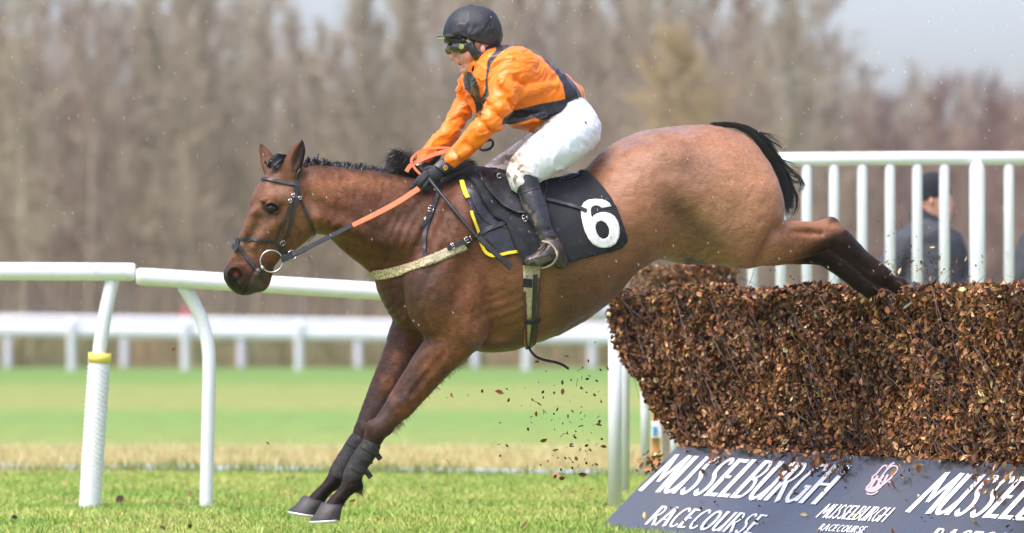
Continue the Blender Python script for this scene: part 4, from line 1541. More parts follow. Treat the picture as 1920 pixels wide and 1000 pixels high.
cl = thing('number_cloth', 'black saddle cloth with a white number 6 behind the rider', 'number cloth', near(1090, 410, 150))
cloth_poly = [(866, 322), (880, 316), (930, 322), (1000, 345), (1060, 338), (1092, 322), (1106, 326), (1122, 342), (1140, 366), (1155, 390), (1166, 420), (1173, 446), (1173, 452), (1163, 464), (1140, 472), (1066, 492), (1040, 494),
              (1004, 500), (980, 498), (976, 488), (968, 470), (958, 440), (950, 420), (925, 408), (905, 380), (890, 350), (876, 334)]
V, fs = patch(cloth_poly, bvh_horse, 0.016, 5.0)
cx, cy = topx(V)
fold = 0.007 * np.sin((cx * 0.75 + cy * 0.35) * 0.11 + 2 * fbm(V, 6, 5)) * sstep(1040, 1070, cx) * sstep(1115, 1080, cx) * sstep(470, 360, cy)
fold += 0.012 * np.sin((cx * 0.8 - cy * 0.5) * 0.16 + 3 * fbm(V, 8, 6)) * sstep(1000, 985, cx) * sstep(400, 430, cy)
fold += 0.008 * np.sin((cx * 0.6 + cy * 0.5) * 0.10) * sstep(960, 930, cx)
fold += 0.004 * (fbm(V, 14, 15) - .5)
V[:, 1] -= np.abs(fold) + 0.002
cloth = make_mesh('cloth', V, fs, M_black_cloth, cl)
so = cloth.modifiers.new('thickness', 'SOLIDIFY')
so.thickness = 0.004
so.offset = -1
bvh_cloth = BVHTree.FromPolygons(V.tolist(), fs)


def z3(p):
    return [(940 + u / 4.762, 310 + v / 4.762) for u, v in p]


six_o = z3([(985, 370), (962, 337), (930, 318), (890, 307), (830, 305), (775, 313), (735, 336), (715, 370), (709, 410), (713, 460), (725, 520), (745, 590), (775, 655), (815, 705), (865, 733), (920, 739), (975, 728), (1015, 703),
            (1042, 660), (1055, 610), (1054, 555), (1040, 505), (1010, 460), (975, 435), (935, 423), (890, 422), (850, 435), (822, 455), (808, 472), (800, 440), (798, 405), (806, 380), (826, 366), (850, 362), (876, 368), (898, 386)])
six_h = z3([(838, 560), (842, 535), (856, 512), (880, 501), (906, 502), (932, 518), (950, 543), (962, 575), (962, 610), (950, 640), (928, 656), (900, 658), (872, 642), (850, 608)])
sheet('number', six_o, bvh_cloth, 0.003, 0.0015, M_white_num, cl, 4.0, six_h)
strap('stirrup_leather_end', [(1024, 376), (1050, 382), (1080, 390), (1099, 397)], 8, M_leather, cl, 0.006, 0.004, bvh_cloth)

saddle = thing('race_saddle', 'small black leather racing saddle under the rider', 'saddle', near(1000, 345, 20))
sd = SDF(near(880, 420, 200) - 0.05, near(1110, 300, -200) + 0.12, 0.0035)
sd.chain([(1089, 328, 6, 0, 7), (1070, 334, 10, 0, 6), (1040, 345, 12, 0, 5.5), (1000, 350, 13, 0, 5), (950, 340, 14, 0, 4), (925, 326, 8, 0, 4)], k=4)
sv, sf = sd.mesh()
make_mesh('seat', sv, sf, M_shiny, saddle)
flap_poly = [(896, 340), (900, 331), (912, 327), (930, 330), (950, 340), (1000, 350), (1024, 352), (1020, 385), (1000, 404), (986, 407), (968, 404), (940, 392), (918, 374), (904, 356)]
Vf, ff = patch(flap_poly, bvh_horse, 0.030, 5.0)
flap = make_mesh('flap', Vf, ff, M_shiny, saddle)
so = flap.modifiers.new('thickness', 'SOLIDIFY')
so.thickness = 0.010
so.offset = -1
bv = flap.modifiers.new('edge', 'BEVEL')
bv.width = 0.003
bv.segments = 2
bvh_flap = BVHTree.FromPolygons(Vf.tolist(), ff)
strap('flap_welt', [(898, 338), (902, 354), (918, 373), (940, 391), (966, 403), (986, 406)], 4, M_leather, flap, 0.003, 0.004, bvh_flap)
pm = SDF(near(910, 350, 110) - 0.03, near(960, 305, -20) + 0.05, 0.003)
pm.chain([(936, 326, 10, 62, 1.6), (948, 335, 13, 62, 1.6), (956, 350, 12, 66, 1.4)], k=6)
pv, pf = pm.mesh()
make_mesh('pommel_pad', pv, pf, M_leather, saddle)
ring('pommel_ring', 936, 330, 4, 84, 0.9, M_steel, saddle, 0, 1.0, (60, 330))
g_ = sheet('girth', [(980, 480), (1013, 480), (1013, 500), (1009, 560), (1005, 620), (999, 648), (985, 655), (982, 640), (984, 600), (982, 550)], bvh_horse, 0.006, 0.005, M_cream, saddle)
strap('girth_border', [(983, 545), (985, 600), (985, 640), (988, 654)], 5, M_maroon, g_, 0.011, 0.002)
strap('girth_border', [(1011, 520), (1009, 560), (1005, 620), (1000, 645)], 4, M_maroon, g_, 0.011, 0.002)
strap('girth_strap', [(1003, 514), (1001, 560), (999, 610), (994, 645), (990, 656)], 9, M_leather, g_, 0.012, 0.004)
strap('girth_band', [(980, 529), (997, 530)], 17, M_black_cloth, g_, 0.014, 0.004)
strap('girth_band', [(982, 600), (996, 600), (1012, 596)], 9, M_black_cloth, g_, 0.016, 0.004)
free_strap('loose_girth_end', [(991, 650, 60), (996, 660, 58), (1006, 670, 56), (1022, 676, 54), (1042, 680, 52), (1055, 685, 50), (1066, 692, 48)], 6, M_shiny, saddle, 0.003, (0.35, -0.75, 0.6))
buckle(983, 416, 4, 6, 20, saddle, lift=0.03)

# ---- tendon boots on the forelegs
def leg_boot(chain_pts, label, straps, off):
    t = thing('tendon_boot', label, 'leg boot', near(chain_pts[1][0], chain_pts[1][1], off), 'tendon boots on the forelegs')
    b = SDF(near(600, 920, off) - 0.12, near(730, 810, off) + 0.12, 0.0022)
    b.chain(chain_pts, k=2)
    v, f = b.mesh()
    n = vnormals(v, f)
    v = v + n * ((fbm(v, 50, 3) - .5) * 0.004)[:, None]
    make_mesh('boot_shell', v, f, M_neo, t)
    bb = BVHTree.FromPolygons(v.tolist(), f.tolist())
    for pth, w in straps:
        strap('boot_strap', pth, w, M_neo, t, 0.001, 0.003, bb)
    return t, bb


t1, bb1 = leg_boot([(695, 836, 18.5, 46, 1.05), (684, 853, 19, 45, 1), (672, 870, 18.5, 43, 1), (662, 890, 18, 41, 1), (658, 898, 16, 40, 1)],
              'black strapped tendon boot on the nearer foreleg', [([(678, 833), (694, 842), (711, 853)], 14), ([(668, 850), (684, 862), (704, 872)], 6), ([(655, 870), (672, 880), (690, 888)], 12)], 45)
for px_, py_, w_, h_ in ((707, 853, 5, 11), (689, 887, 5, 11)):
    b = Bag()
    b.box((-w_ * px1, -0.012, -h_ * px1), (w_ * px1, 0.012, h_ * px1), M=Matrix.Translation(PV(px_, py_, mid(px_) - 45 / S0)) @ Matrix.Rotation(math.radians(-38), 4, 'Y'))
    b.build('strap_tab', M_neo, t1, False, 0.002)
leg_boot([(671, 828, 18.5, -44, 1.05), (660, 846, 18.5, -43, 1), (647, 866, 18.5, -42, 1), (636, 884, 18, -41, 1), (632, 893, 17, -40, 1)],
         'black tendon boot on the farther foreleg', [([(652, 828), (668, 836), (690, 844)], 12)], -44)
# ------------------------------------------------------------------ the rider
M_skin = mat('skin', attr=True, rough=0.48, var=0.07, vscale=60, bump=0.15, bscale=200, spec=0.4)
M_skin.node_tree.nodes['Principled BSDF'].inputs['Subsurface Weight'].default_value = 0.06
M_skin.node_tree.nodes['Principled BSDF'].inputs['Subsurface Radius'].default_value = (0.01, 0.004, 0.002)
M_silk = mat('racing_silk', attr=True, rough=0.42, var=0.05, vscale=14, bump=0.55, bscale=22, stretch=(1, 1, 2.2), sheen=0.1, spec=0.45)
M_breeches = mat('breeches', attr=True, rough=0.55, var=0.03, vscale=30, bump=0.3, bscale=25, spec=0.4)
M_boot = mat('riding_boot', attr=True, rough=0.33, var=0.25, vscale=24, bump=0.35, bscale=60, rvar=0.14)
M_glove = mat('black_glove', (0.017, 0.017, 0.019), 0.7, var=0.3, vscale=60, bump=0.3, bscale=250)
M_helm = mat('helmet_silk', (0.024, 0.026, 0.032), 0.62, var=0.4, vscale=9, bump=0.9, bscale=18, rvar=0.12, dirt=((0.07, 0.055, 0.045), 30, 0.64, 0.1))
M_gog = mat('goggle_black', (0.010, 0.011, 0.010), 0.18, var=0.2, coat=0.6, dirt=((0.05, 0.04, 0.03), 90, 0.62, 0.05))
M_lens = mat('goggle_lens', (0.016, 0.018, 0.011), 0.06, var=0.2, vscale=60, coat=1.0, dirt=((0.09, 0.075, 0.05), 140, 0.60, 0.05))
M_disc = mat('goggle_vent', (0.30, 0.29, 0.08), 0.4, var=0.1)
M_hivis = mat('cuff_tape', (0.72, 0.50, 0.30), 0.6, var=0.1)

jockey = thing('person', 'jockey in orange and black silks crouched over the leaping horse, goggles on', 'person', near(1000, 300, 0))
NEAR, FAR = 1, -1


def solid(name, sdf, m, parent, disp=None, colf=None):
    v, f = sdf.mesh()
    n = vnormals(v, f)
    if disp is not None:
        v = v + n * disp(v, n)[:, None]
        n = vnormals(v, f)
    col = colf(v, n) if colf else None
    ob = make_mesh(name, v, f, m, parent, True, col)
    return ob, v, f


def smear(v, scale, seed, lo, hi):
    return sstep(lo, hi, fbm(v, scale, seed, 4))


def speck(v, scale, seed, lo):
    return sstep(lo, lo + 0.05, vnoise(v, scale, seed))


# body: head, neck, trunk and limbs, one skin
bd = SDF(near(800, 520, 210) - 0.04, near(1140, 5, -210) + 0.04, 0.003)
bd.ell(890, 62, 46, 44, 0, 36, rot=-8, k=4)                                                 # skull
bd.chain([(884, 82, 32, 0, .95), (880, 100, 26, 0, 1.0), (878, 115, 19, 0, 1.15), (873, 127, 10.5, 0, 1.3)], k=10)
bd.chain([(900, 108, 13, 20, 1), (888, 122, 10, 16, 1), (876, 131, 7, 6, 1)], k=8)          # jaw, near
bd.chain([(900, 108, 13, -20, 1), (888, 122, 10, -16, 1), (876, 131, 7, -6, 1)], k=8)
bd.ell(872, 132, 8, 7, 0, 11, k=6)                                                          # chin
bd.chain([(856, 94, 5, 0, 1), (851, 102, 5.2, 0, 1), (848, 108.5, 4.8, 0, 1.2), (853.5, 111.5, 3.4, 0, 1.5)], k=5)   # nose
bd.ell(856, 110, 4, 3.2, 5, 4, k=3)
bd.ell(856, 110, 4, 3.2, -5, 4, k=3)
bd.chain([(859, 116.5, 3.6, 0, 2.4), (860.5, 118.5, 3.2, 0, 2.6)], k=4)                      # lips
bd.chain([(863.5, 125, 3.8, 0, 2.2)] * 2, k=4)
bd.chain([(857, 121.5, 1.6, 0, 4.5), (864, 121.5, 1.7, 0, 4.5), (868, 122, 1.0, 0, 5.0)], k=2, op='-')   # parted mouth
bd.ell(876, 104, 12, 10, 22, 10, k=10)                                                      # cheek
bd.ell(862, 89, 8, 6, 16, 8, k=5, op='-')                                                   # eye sockets under the goggles
bd.ell(862, 89, 8, 6, -16, 8, k=5, op='-')
bd.ell(905, 92, 5, 9, 37, 4, k=3)                                                           # ears
bd.ell(905, 92, 5, 9, -37, 4, k=3)
bd.chain([(905, 100, 24, 0, 1), (912, 125, 23, 0, 1), (925, 145, 28, 0, 1.2)], k=12)         # neck
bd.chain([(925, 145, 20.4, 0, 1.7), (985, 165, 26.4, 0, 1.4), (1040, 195, 25.2, 0, 1.3), (1080, 225, 22.8, 0, 1.3)], k=10)
for sd_ in (1, -1):
    if sd_ > 0:
        bd.chain([(950, 145, 13.2, 70, 1), (925, 215, 9.0, 88, 1), (885, 262, 7.8, 70, 1), (848, 298, 6.0, 46, 1), (812, 332, 5.4, 48, .8)], k=8)
    else:
        bd.chain([(895, 155, 12.0, -70, 1), (862, 215, 7.8, -82, 1), (838, 252, 6.6, -60, 1), (805, 288, 5.4, -34, 1), (780, 315, 4.8, -26, .8)], k=8)
bd.chain([(1080, 245, 22.8, 40, .9), (1040, 275, 20.4, 75, .9), (985, 318, 14.4, 98, .9), (1000, 370, 9.0, 130, 1), (1022, 440, 6.6, 152, 1), (1036, 470, 6.6, 160, 1), (1006, 486, 4.8, 168, 1)], k=10)
bd.chain([(1080, 245, 22.8, -40, .9), (1030, 265, 19.2, -75, .9), (930, 330, 14.4, -98, .9), (960, 375, 9.0, -130, 1), (985, 440, 6.6, -152, 1), (1000, 470, 6.6, -160, 1), (970, 486, 4.8, -168, 1)], k=10)


def skin_col(v, n):
    px, py = topx(v)
    c = np.tile(np.array([0.70, 0.36, 0.28]), (len(v), 1))
    c = lerp(c, (0.66, 0.235, 0.18), 0.6 * blob(px, py, 878, 108, 14, 11))
    c = lerp(c, (0.60, 0.22, 0.17), 0.6 * blob(px, py, 850, 109, 6, 5))
    c = lerp(c, (0.50, 0.15, 0.13), 0.8 * blob(px, py, 862, 118, 5, 2.2))
    c = lerp(c, (0.50, 0.16, 0.14), 0.7 * blob(px, py, 864, 125.5, 5, 2.2))
    c = lerp(c, (0.10, 0.03, 0.03), 0.9 * blob(px, py, 864, 121.7, 5, 1.3))
    c = lerp(c, (0.11, 0.06, 0.045), 0.8 * speck(v, 260, 3, 0.78) * smear(v, 40, 8, 0.42, 0.55))
    c = lerp(c, (0.20, 0.10, 0.07), 0.3 * smear(v, 60, 18, 0.58, 0.68))
    return c


body_, bv_, bf_ = solid('body', bd, M_skin, jockey, None, skin_col)

# jacket
jk = SDF(near(770, 320, 170) - 0.04, near(1120, 60, -170) + 0.04, 0.003)
jk.chain([(928, 138, 52, 0, 1.45), (985, 157, 56, 0, 1.32), (1012, 181, 60, 0, 1.15), (1046, 184, 44, 0, 1.45), (1068, 180, 29, 0, 2.0), (1074, 177, 23, 0, 2.3)], k=0)
jk.chain([(930, 150, 40, 0, 1.7), (965, 192, 42, 0, 1.7), (1000, 205, 37, 0, 1.8)], k=20)
jk.chain([(905, 150, 36, -40, 1.0), (900, 180, 27, -45, 1.0), (905, 200, 20, -40, 1)], k=16)
# near sleeve
jk.chain([(966, 128, 38, 50, .9), (958, 142, 35, 70, .9), (944, 176, 28.5, 86, .95), (925, 216, 23.5, 96, .95), (906, 240, 22.5, 92, .95), (886, 263, 20.5, 80, .95), (866, 284, 17.5, 66, .95), (853, 295, 15.5, 58, .95), (846, 301, 14, 54, .95)], k=26)
# far sleeve
jk.chain([(900, 138, 30, -62, .9), (884, 160, 25, -76, .9), (874, 190, 20, -86, .95), (861, 219, 18.5, -86, .95), (842, 248, 18.5, -72, .95), (822, 270, 17.5, -54, .95), (806, 286, 15, -40, .95), (796, 296, 12.5, -34, .95)], k=8)
# creases at the elbow, armpit and waist
for q in ([(905, 192, 3, 112, 1), (925, 205, 3.5, 122, 1), (944, 222, 3, 112, 1)], [(893, 222, 3, 104, 1), (910, 232, 3.5, 116, 1), (926, 248, 3, 104, 1)], [(930, 160, 3, 110, 1), (945, 178, 4, 124, 1), (962, 200, 4, 108, 1)],
          [(958, 196, 5, 80, 1), (990, 186, 4.5, 88, 1), (1030, 172, 3, 82, 1)], [(960, 206, 4, 74, 1), (1000, 204, 4, 84, 1), (1050, 192, 3, 74, 1)], [(968, 150, 4, 104, 1), (985, 165, 4, 92, 1), (985, 190, 4, 90, 1)],
          [(872, 270, 2.5, 94, 1), (884, 278, 2.5, 92, 1), (892, 288, 2.5, 84, 1)], [(850, 286, 2, 70, 1), (860, 294, 2, 72, 1), (866, 304, 2, 66, 1)], [(846, 226, 3, -66, 1), (858, 232, 3, -62, 1)], [(866, 196, 3, -64, 1), (880, 204, 3, -58, 1)]):
    jk.chain(q, k=12, op='-')
for q in ([(912, 186, 3, 108, 1), (934, 200, 3, 116, 1), (952, 212, 3, 108, 1)], [(900, 214, 3, 106, 1), (918, 226, 3, 114, 1), (936, 238, 3, 102, 1)], [(970, 176, 4, 92, 1), (1005, 166, 4, 86, 1), (1040, 158, 3, 70, 1)],
          [(948, 228, 4, 80, 1), (985, 226, 5, 82, 1), (1020, 214, 4, 80, 1)], [(936, 150, 3, 112, 1), (956, 172, 3, 118, 1), (966, 192, 3, 108, 1)]):
    jk.chain(q, k=14)
# hem: cut along the waist line and hollow it a little
def hem(x, y, z):
    px = 960.0 + x * F / (D + y)
    py = HY - (z - H) * F / (D + y)
    return ((px - 1096) * 0.42 + (py - 182) * 0.55 - 9.0 * np.sin((px - py) * 0.06)) * (px > 1000) / S0 - (px <= 1000) * 0.05


jk.cut(lambda x, y, z: np.minimum(((960.0 + x * F / (D + y)) - 1100) / S0, 1) + 0 * z, 2)


def jk_disp(v, n):
    # folds run from the armpit to the waist and slantwise across the sleeves
    al, ac = v[:, 0] * .9 + v[:, 2] * .43, -v[:, 0] * .43 + v[:, 2] * .9
    wv_ = fbm(v, 7, 61) - .5
    q = np.stack([al * 5.5 + wv_ * 1.2, v[:, 1] * 9, ac * 22 + wv_ * 3.0], 1)
    r = 1 - np.abs(2 * fbm(q, 1.0, 4, 2) - 1)
    q2 = np.stack([al * 11 + wv_ * 2, v[:, 1] * 14, ac * 40 + wv_ * 6.0], 1)
    r2 = 1 - np.abs(2 * fbm(q2, 1.0, 14, 2) - 1)
    big = fbm(v, 9, 33) - .5
    return (r ** 2 - 0.5) * 0.013 + (r2 ** 3 - 0.4) * 0.0045 + big * 0.010


ORANGE = np.array([0.92, 0.20, 0.006])
BLACK = (0.020, 0.020, 0.026)


def jk_col(v, n):
    px, py = topx(v)
    c = np.tile(ORANGE, (len(v), 1))
    w = (fbm(v, 14, 44) - .5) * 8
    side = sstep(-0.02, 0.0, mid(px) - v[:, 1])
    def paint(c, poly, col=BLACK, m=1.0):
        return lerp(c, col, sstep(-0.9, 0.9, polydist(px + w * .15, py + w * .15, poly)) * m)
    c = paint(c, [(936, 60), (966, 84), (946, 93), (932, 106), (920, 122), (914, 150), (917, 178), (907, 196), (900, 190), (909, 172), (911, 146), (914, 114), (930, 94), (928, 80)])
    c = paint(c, [(872, 134), (884, 136), (894, 152), (899, 168), (900, 178), (906, 192), (902, 216), (893, 212), (891, 196), (886, 184), (872, 166), (868, 150)])
    c = paint(c, [(1016, 100), (1030, 112), (1057, 136), (1076, 155), (1088, 172), (1090, 182), (1074, 202), (1058, 217), (1046, 218), (1028, 224), (1014, 226), (1002, 221), (976, 230), (958, 234), (940, 234), (945, 222), (962, 208), (1012, 195), (1060, 186), (1059, 176), (1055, 158), (1041, 135), (1020, 113)])
    # worn reflective stripe at the cuffs, mud specks
    cu = sstep(2.6, 1.4, np.abs((px - 852) * 0.55 + (py - 292) * -0.2 - 1) ) * sstep(884, 872, px) * sstep(310, 285, py) * sstep(276, 284, py)
    c = lerp(c, (0.80, 0.45, 0.20), 0.7 * cu)
    sp = speck(v, 170, 7, 0.80) * smear(v, 14, 28, 0.50, 0.60) * sstep(985, 940, px) + speck(v, 90, 17, 0.92) * 0.8 * sstep(985, 940, px)
    c = lerp(c, (0.16, 0.05, 0.02), np.clip(sp, 0, 1) * 0.75)
    # underside edge of the hem is turned, a darker orange lining
    return c


jacket, jv, jf = solid('jacket', jk, M_silk, jockey, jk_disp, jk_col)
# stand collar with a velcro tab, buttons
bvh_j = BVHTree.FromPolygons(jv.tolist(), jf.tolist())
M_or = mat('orange_silk', tuple(ORANGE), 0.45, var=0.08, bump=0.3, bscale=60)
M_velcro = mat('velcro', (0.012, 0.012, 0.013), 0.95, var=0.3, bump=0.6, bscale=300)
cq = catmull([(938, 84, 4), (928, 92, 26), (916, 104, 33), (906, 120, 33), (898, 134, 28), (890, 144, 12), (884, 147, -4), (880, 145, -16)], 6)
cp_ = np.array([near(*a) for a in cq])
nrm = np.array([(-0.45 + 0.0 * i, -0.85, 0.15) for i in range(len(cp_))])
Vc, Fc_ = strip(cp_, nrm, np.interp(np.linspace(0, 1, len(cp_)), [0, .5, 1], [8, 19, 15]) * px1, 0.004)
collar = make_mesh('collar', Vc, Fc_, M_or, jacket, False)
tq = np.array([near(*a) for a in catmull([(911, 113, 40), (905, 124, 40), (898, 137, 36)], 6)])
Vc, Fc_ = strip(tq, np.array([(-0.45, -0.85, 0.15)] * len(tq)), 10 * px1, 0.003)
make_mesh('velcro_tab', Vc, Fc_, M_velcro, collar, False)
for bx_, by_ in ((904, 163), (897, 147)):
    loc, n_, _, _ = cast(bvh_j, bx_, by_)
    if loc:
        bb_ = Bag()
        bb_.tube([np.array(loc), np.array(loc) + np.array(n_) * 0.004], 0.0055, 10)
        bb_.build('button', M_or, jacket)

# breeches
br = SDF(near(880, 370, 190) - 0.05, near(1140, 170, -190) + 0.08, 0.003)
br.chain([(1060, 196, 27, 0, 2.2), (1074, 202, 27, 0, 2.3), (1078, 215, 32, 0, 2.0), (1082, 238, 43, 0, 1.75)], k=4)
br.chain([(1080, 244, 47, 42, .95), (1046, 273, 46, 78, .88), (1010, 298, 39.5, 96, .88), (985, 318, 34, 104, .9), (980, 330, 29, 108, .95), (981, 338, 27, 112, 1)], k=10)
br.chain([(1072, 244, 44, -42, .95), (1028, 268, 36, -78, .88), (978, 303, 33, -96, .88), (930, 334, 31, -104, .9), (925, 346, 28, -108, .95)], k=8)
br.chain([(1010, 238, 12, 10, 3), (1040, 236, 22, 0, 2.5)], k=16)
for q in ([(1018, 262, 3, 108, 1), (1040, 244, 4, 112, 1), (1068, 228, 3, 110, 1)], [(1085, 250, 3, 118, 1), (1098, 266, 3.5, 112, 1), (1106, 280, 3, 96, 1)], [(1092, 232, 3, 110, 1), (1110, 250, 3, 98, 1)],
          [(1008, 330, 3, 140, 1), (1014, 318, 3.5, 148, 1), (1024, 300, 2.5, 146, 1)], [(1020, 334, 3, 132, 1), (1032, 320, 3, 138, 1)], [(962, 330, 2.5, 134, 1), (978, 334, 2.5, 142, 1), (1000, 336, 2.5, 140, 1)]):
    br.chain([(a, b, r * 1.35, o, f) for a, b, r, o, f in q], k=7, op='-')


def br_disp(v, n):
    r = 1 - np.abs(2 * fbm(v * np.array([1.5, 1, 1.0]), 15, 24, 3) - 1)
    px, py = topx(v)
    wv_ = fbm(v, 7, 81) - .5
    q = np.stack([v[:, 0] * 7 + wv_, v[:, 1] * 9, v[:, 2] * 24 + v[:, 0] * 8 + wv_ * 3], 1)
    f = 1 - np.abs(2 * fbm(q, 1.0, 44, 2) - 1)
    m = np.clip(blob(px, py, 1080, 236, 46, 34) + blob(px, py, 1030, 318, 30, 18, -35) + blob(px, py, 972, 330, 26, 14) + .25, 0, 1)
    return (r ** 2 - 0.5) * 0.0035 + (f ** 2 - .5) * 0.009 * m


def br_col(v, n):
    px, py = topx(v)
    c = np.tile(np.array([0.73, 0.74, 0.765]), (len(v), 1))
    front = sstep(18, -14, (py - 255) * 0.62 + (px - 1010) * 0.78 + (fbm(v, 18, 3) - .5) * 50)
    knee = np.clip(1.3 * blob(px, py, 965, 322, 26, 28), 0, 1)
    far = sstep(0.02, 0.06, v[:, 1] - mid(px)) * sstep(1040, 1000, px)
    m = np.clip(0.9 * knee + 0.8 * front, 0, 1)
    c = lerp(c, (0.62, 0.56, 0.46), np.clip(0.75 * m + 0.25 * far, 0, 1))
    c = lerp(c, (0.36, 0.26, 0.15), smear(v, 24, 6, 0.50, 0.60) * m * 0.8)
    c = lerp(c, (0.12, 0.075, 0.04), smear(v, 36, 9, 0.56, 0.62) * np.clip(knee * 1.1 + 0.5 * front, 0, 1) * 0.85)
    c = lerp(c, (0.10, 0.06, 0.035), speck(v, 130, 19, 0.78) * np.clip(front + far, 0, 1) * 0.8)
    c = lerp(c, (0.42, 0.34, 0.25), 0.5 * blob(px, py, 1015, 240, 24, 9))
    return c


breeches, brv, brf = solid('breeches', br, M_breeches, jockey, br_disp, br_col)
wb = Bag()
loc, n_, _, _ = cast(BVHTree.FromPolygons(brv.tolist(), brf.tolist()), 1098, 231)
if loc:
    wb.box((-0.004, -0.003, -0.006), (0.004, 0.001, 0.006), M=Matrix.Translation(loc))
    wb.build('pocket_tag', mat('blue_tag', (0.03, 0.06, 0.35), 0.6), breeches, False)


# boots (with the black sock above), stirrups
def boot(side, dx):
    bt = SDF(near(940 + dx, 520, 200 * side) - 0.14, near(1080 + dx, 320, 150 * side) + 0.14, 0.0028)
    s_ = side
    bt.chain([(983 + dx, 336, 25.5, 112 * s_, 1), (988 + dx, 347, 24, 118 * s_, 1), (994 + dx, 360, 20.8, 126 * s_, 1)], k=0)
    bt.chain([(994 + dx, 362, 21.8, 126 * s_, .98), (1000 + dx, 378, 22, 134 * s_, .98), (1008 + dx, 398, 21.5, 142 * s_, .98), (1015 + dx, 420, 18.5, 150 * s_, 1), (1022 + dx, 437, 17, 155 * s_, 1), (1031 + dx, 454, 17.5, 160 * s_, 1), (1037 + dx, 466, 18, 163 * s_, 1)], k=1)
    bt.chain([(1045 + dx, 480, 16, 162 * s_, .9), (1052 + dx, 492, 13, 162 * s_, .9)], k=8)                    # heel
    bt.chain([(1036 + dx, 468, 18, 165 * s_, .85), (1020 + dx, 480, 15, 170 * s_, .95), (1004 + dx, 488, 12, 174 * s_, 1.15), (995 + dx, 490, 10.5, 175 * s_, 1.15)], k=9)
    for q in ([(998, 392, 1.6, 164, 1), (1012, 388, 1.6, 166, 1), (1028, 384, 1.6, 158, 1)], [(1004, 436, 1.8, 172, 1), (1020, 432, 2, 174, 1), (1036, 430, 1.8, 168, 1)], [(1010, 448, 1.8, 176, 1), (1026, 446, 2, 178, 1), (1042, 448, 1.8, 172, 1)], [(1016, 462, 1.8, 182, 1), (1030, 458, 1.8, 182, 1)]):
        bt.chain([(a + dx, b, r, o * s_, f) for a, b, r, o, f in q], k=6, op='-')
    # flat soles
    bt.cut(lambda x, y, z: (HY - (z - H) * F / (D + y) - (499.5 + 0.14 * ((960 + x * F / (D + y)) - 1000 - dx))) / S0, 2)

    def bcol(v, n):
        px, py = topx(v)
        px = px - dx
        c = np.tile(np.array([0.026, 0.025, 0.028]), (len(v), 1))
        lowb = sstep(4, 10, py - (428 + 0.1 * (px - 1000)))
        c = lerp(c, (0.040, 0.030, 0.026), 0.9 * lowb)
        c = lerp(c, (0.15, 0.115, 0.085), smear(v, 30, 5, 0.50, 0.60) * sstep(18, -10, px - np.interp(py, [360, 400, 440, 480], [985, 1003, 1018, 1034])) * 0.8)
        c = lerp(c, (0.13, 0.09, 0.06), smear(v, 40, 8, 0.47, 0.58) * blob(px, py, 1015, 466, 22, 18) * 1.0)
        sock = sstep(1.0, -1.0, py - (355.5 - 0.32 * (px - 993)))
        c = lerp(c, (0.014, 0.013, 0.014), sock)
        return c
    ob, v, f = solid('boot', bt, M_boot, jockey, lambda v, n: (fbm(v, 22, 3) - .5) * 0.004, bcol)
    bb = BVHTree.FromPolygons(v.tolist(), f.tolist())
    if side > 0:
        strap('boot_top', [(970, 366), (985, 360), (1000, 355), (1016, 350)], 3, M_leather, ob, 0.0, 0.003, bb)
        strap('boot_seam', [(1006, 440), (1008, 452), (1016, 464)], 2.0, M_leather, ob, 0.0, 0.002, bb)
        strap('sole_edge', [(982, 494), (996, 487), (1012, 483), (1030, 478)], 2.2, M_leather, ob, 0.0, 0.002, bb)
    # stirrup: iron arch round the foot, tread under it, leather up to the saddle
    st = Bag()
    p = catmull([(1010, 470, 186), (1022, 458, 178), (1034, 455, 168), (1042, 462, 176), (1046, 476, 184), (1040, 492, 188), (1026, 502, 186), (1014, 504, 180)], 5)
    st.tube([near(a + dx, b, c * s_) for a, b, c in p], 2.6 * px1, 8)
    stir = st.build('stirrup_iron', mat('dull_steel', (0.10, 0.075, 0.055), 0.5, metal=0.3, var=0.3, vscale=60), saddle)
    tq_ = [(1016, 452, 182), (1030, 456, 184), (1041, 468, 184), (1045, 480, 186)]
    free_strap('stirrup_rubber', [(a + dx, b, c * s_) for a, b, c in tq_], 3.6, M_cream, stir, 0.003, (0.3, -1 * s_, 0.1))
    free_strap('stirrup_leather', [(a + dx, b, c * s_) for a, b, c in ((975, 352, 84), (990, 390, 122), (1008, 430, 136), (1022, 458, 150))], 10, M_leather, saddle, 0.004, (0, -1 * s_, 0))
    return ob


boot(NEAR, 0)
boot(FAR, -30)

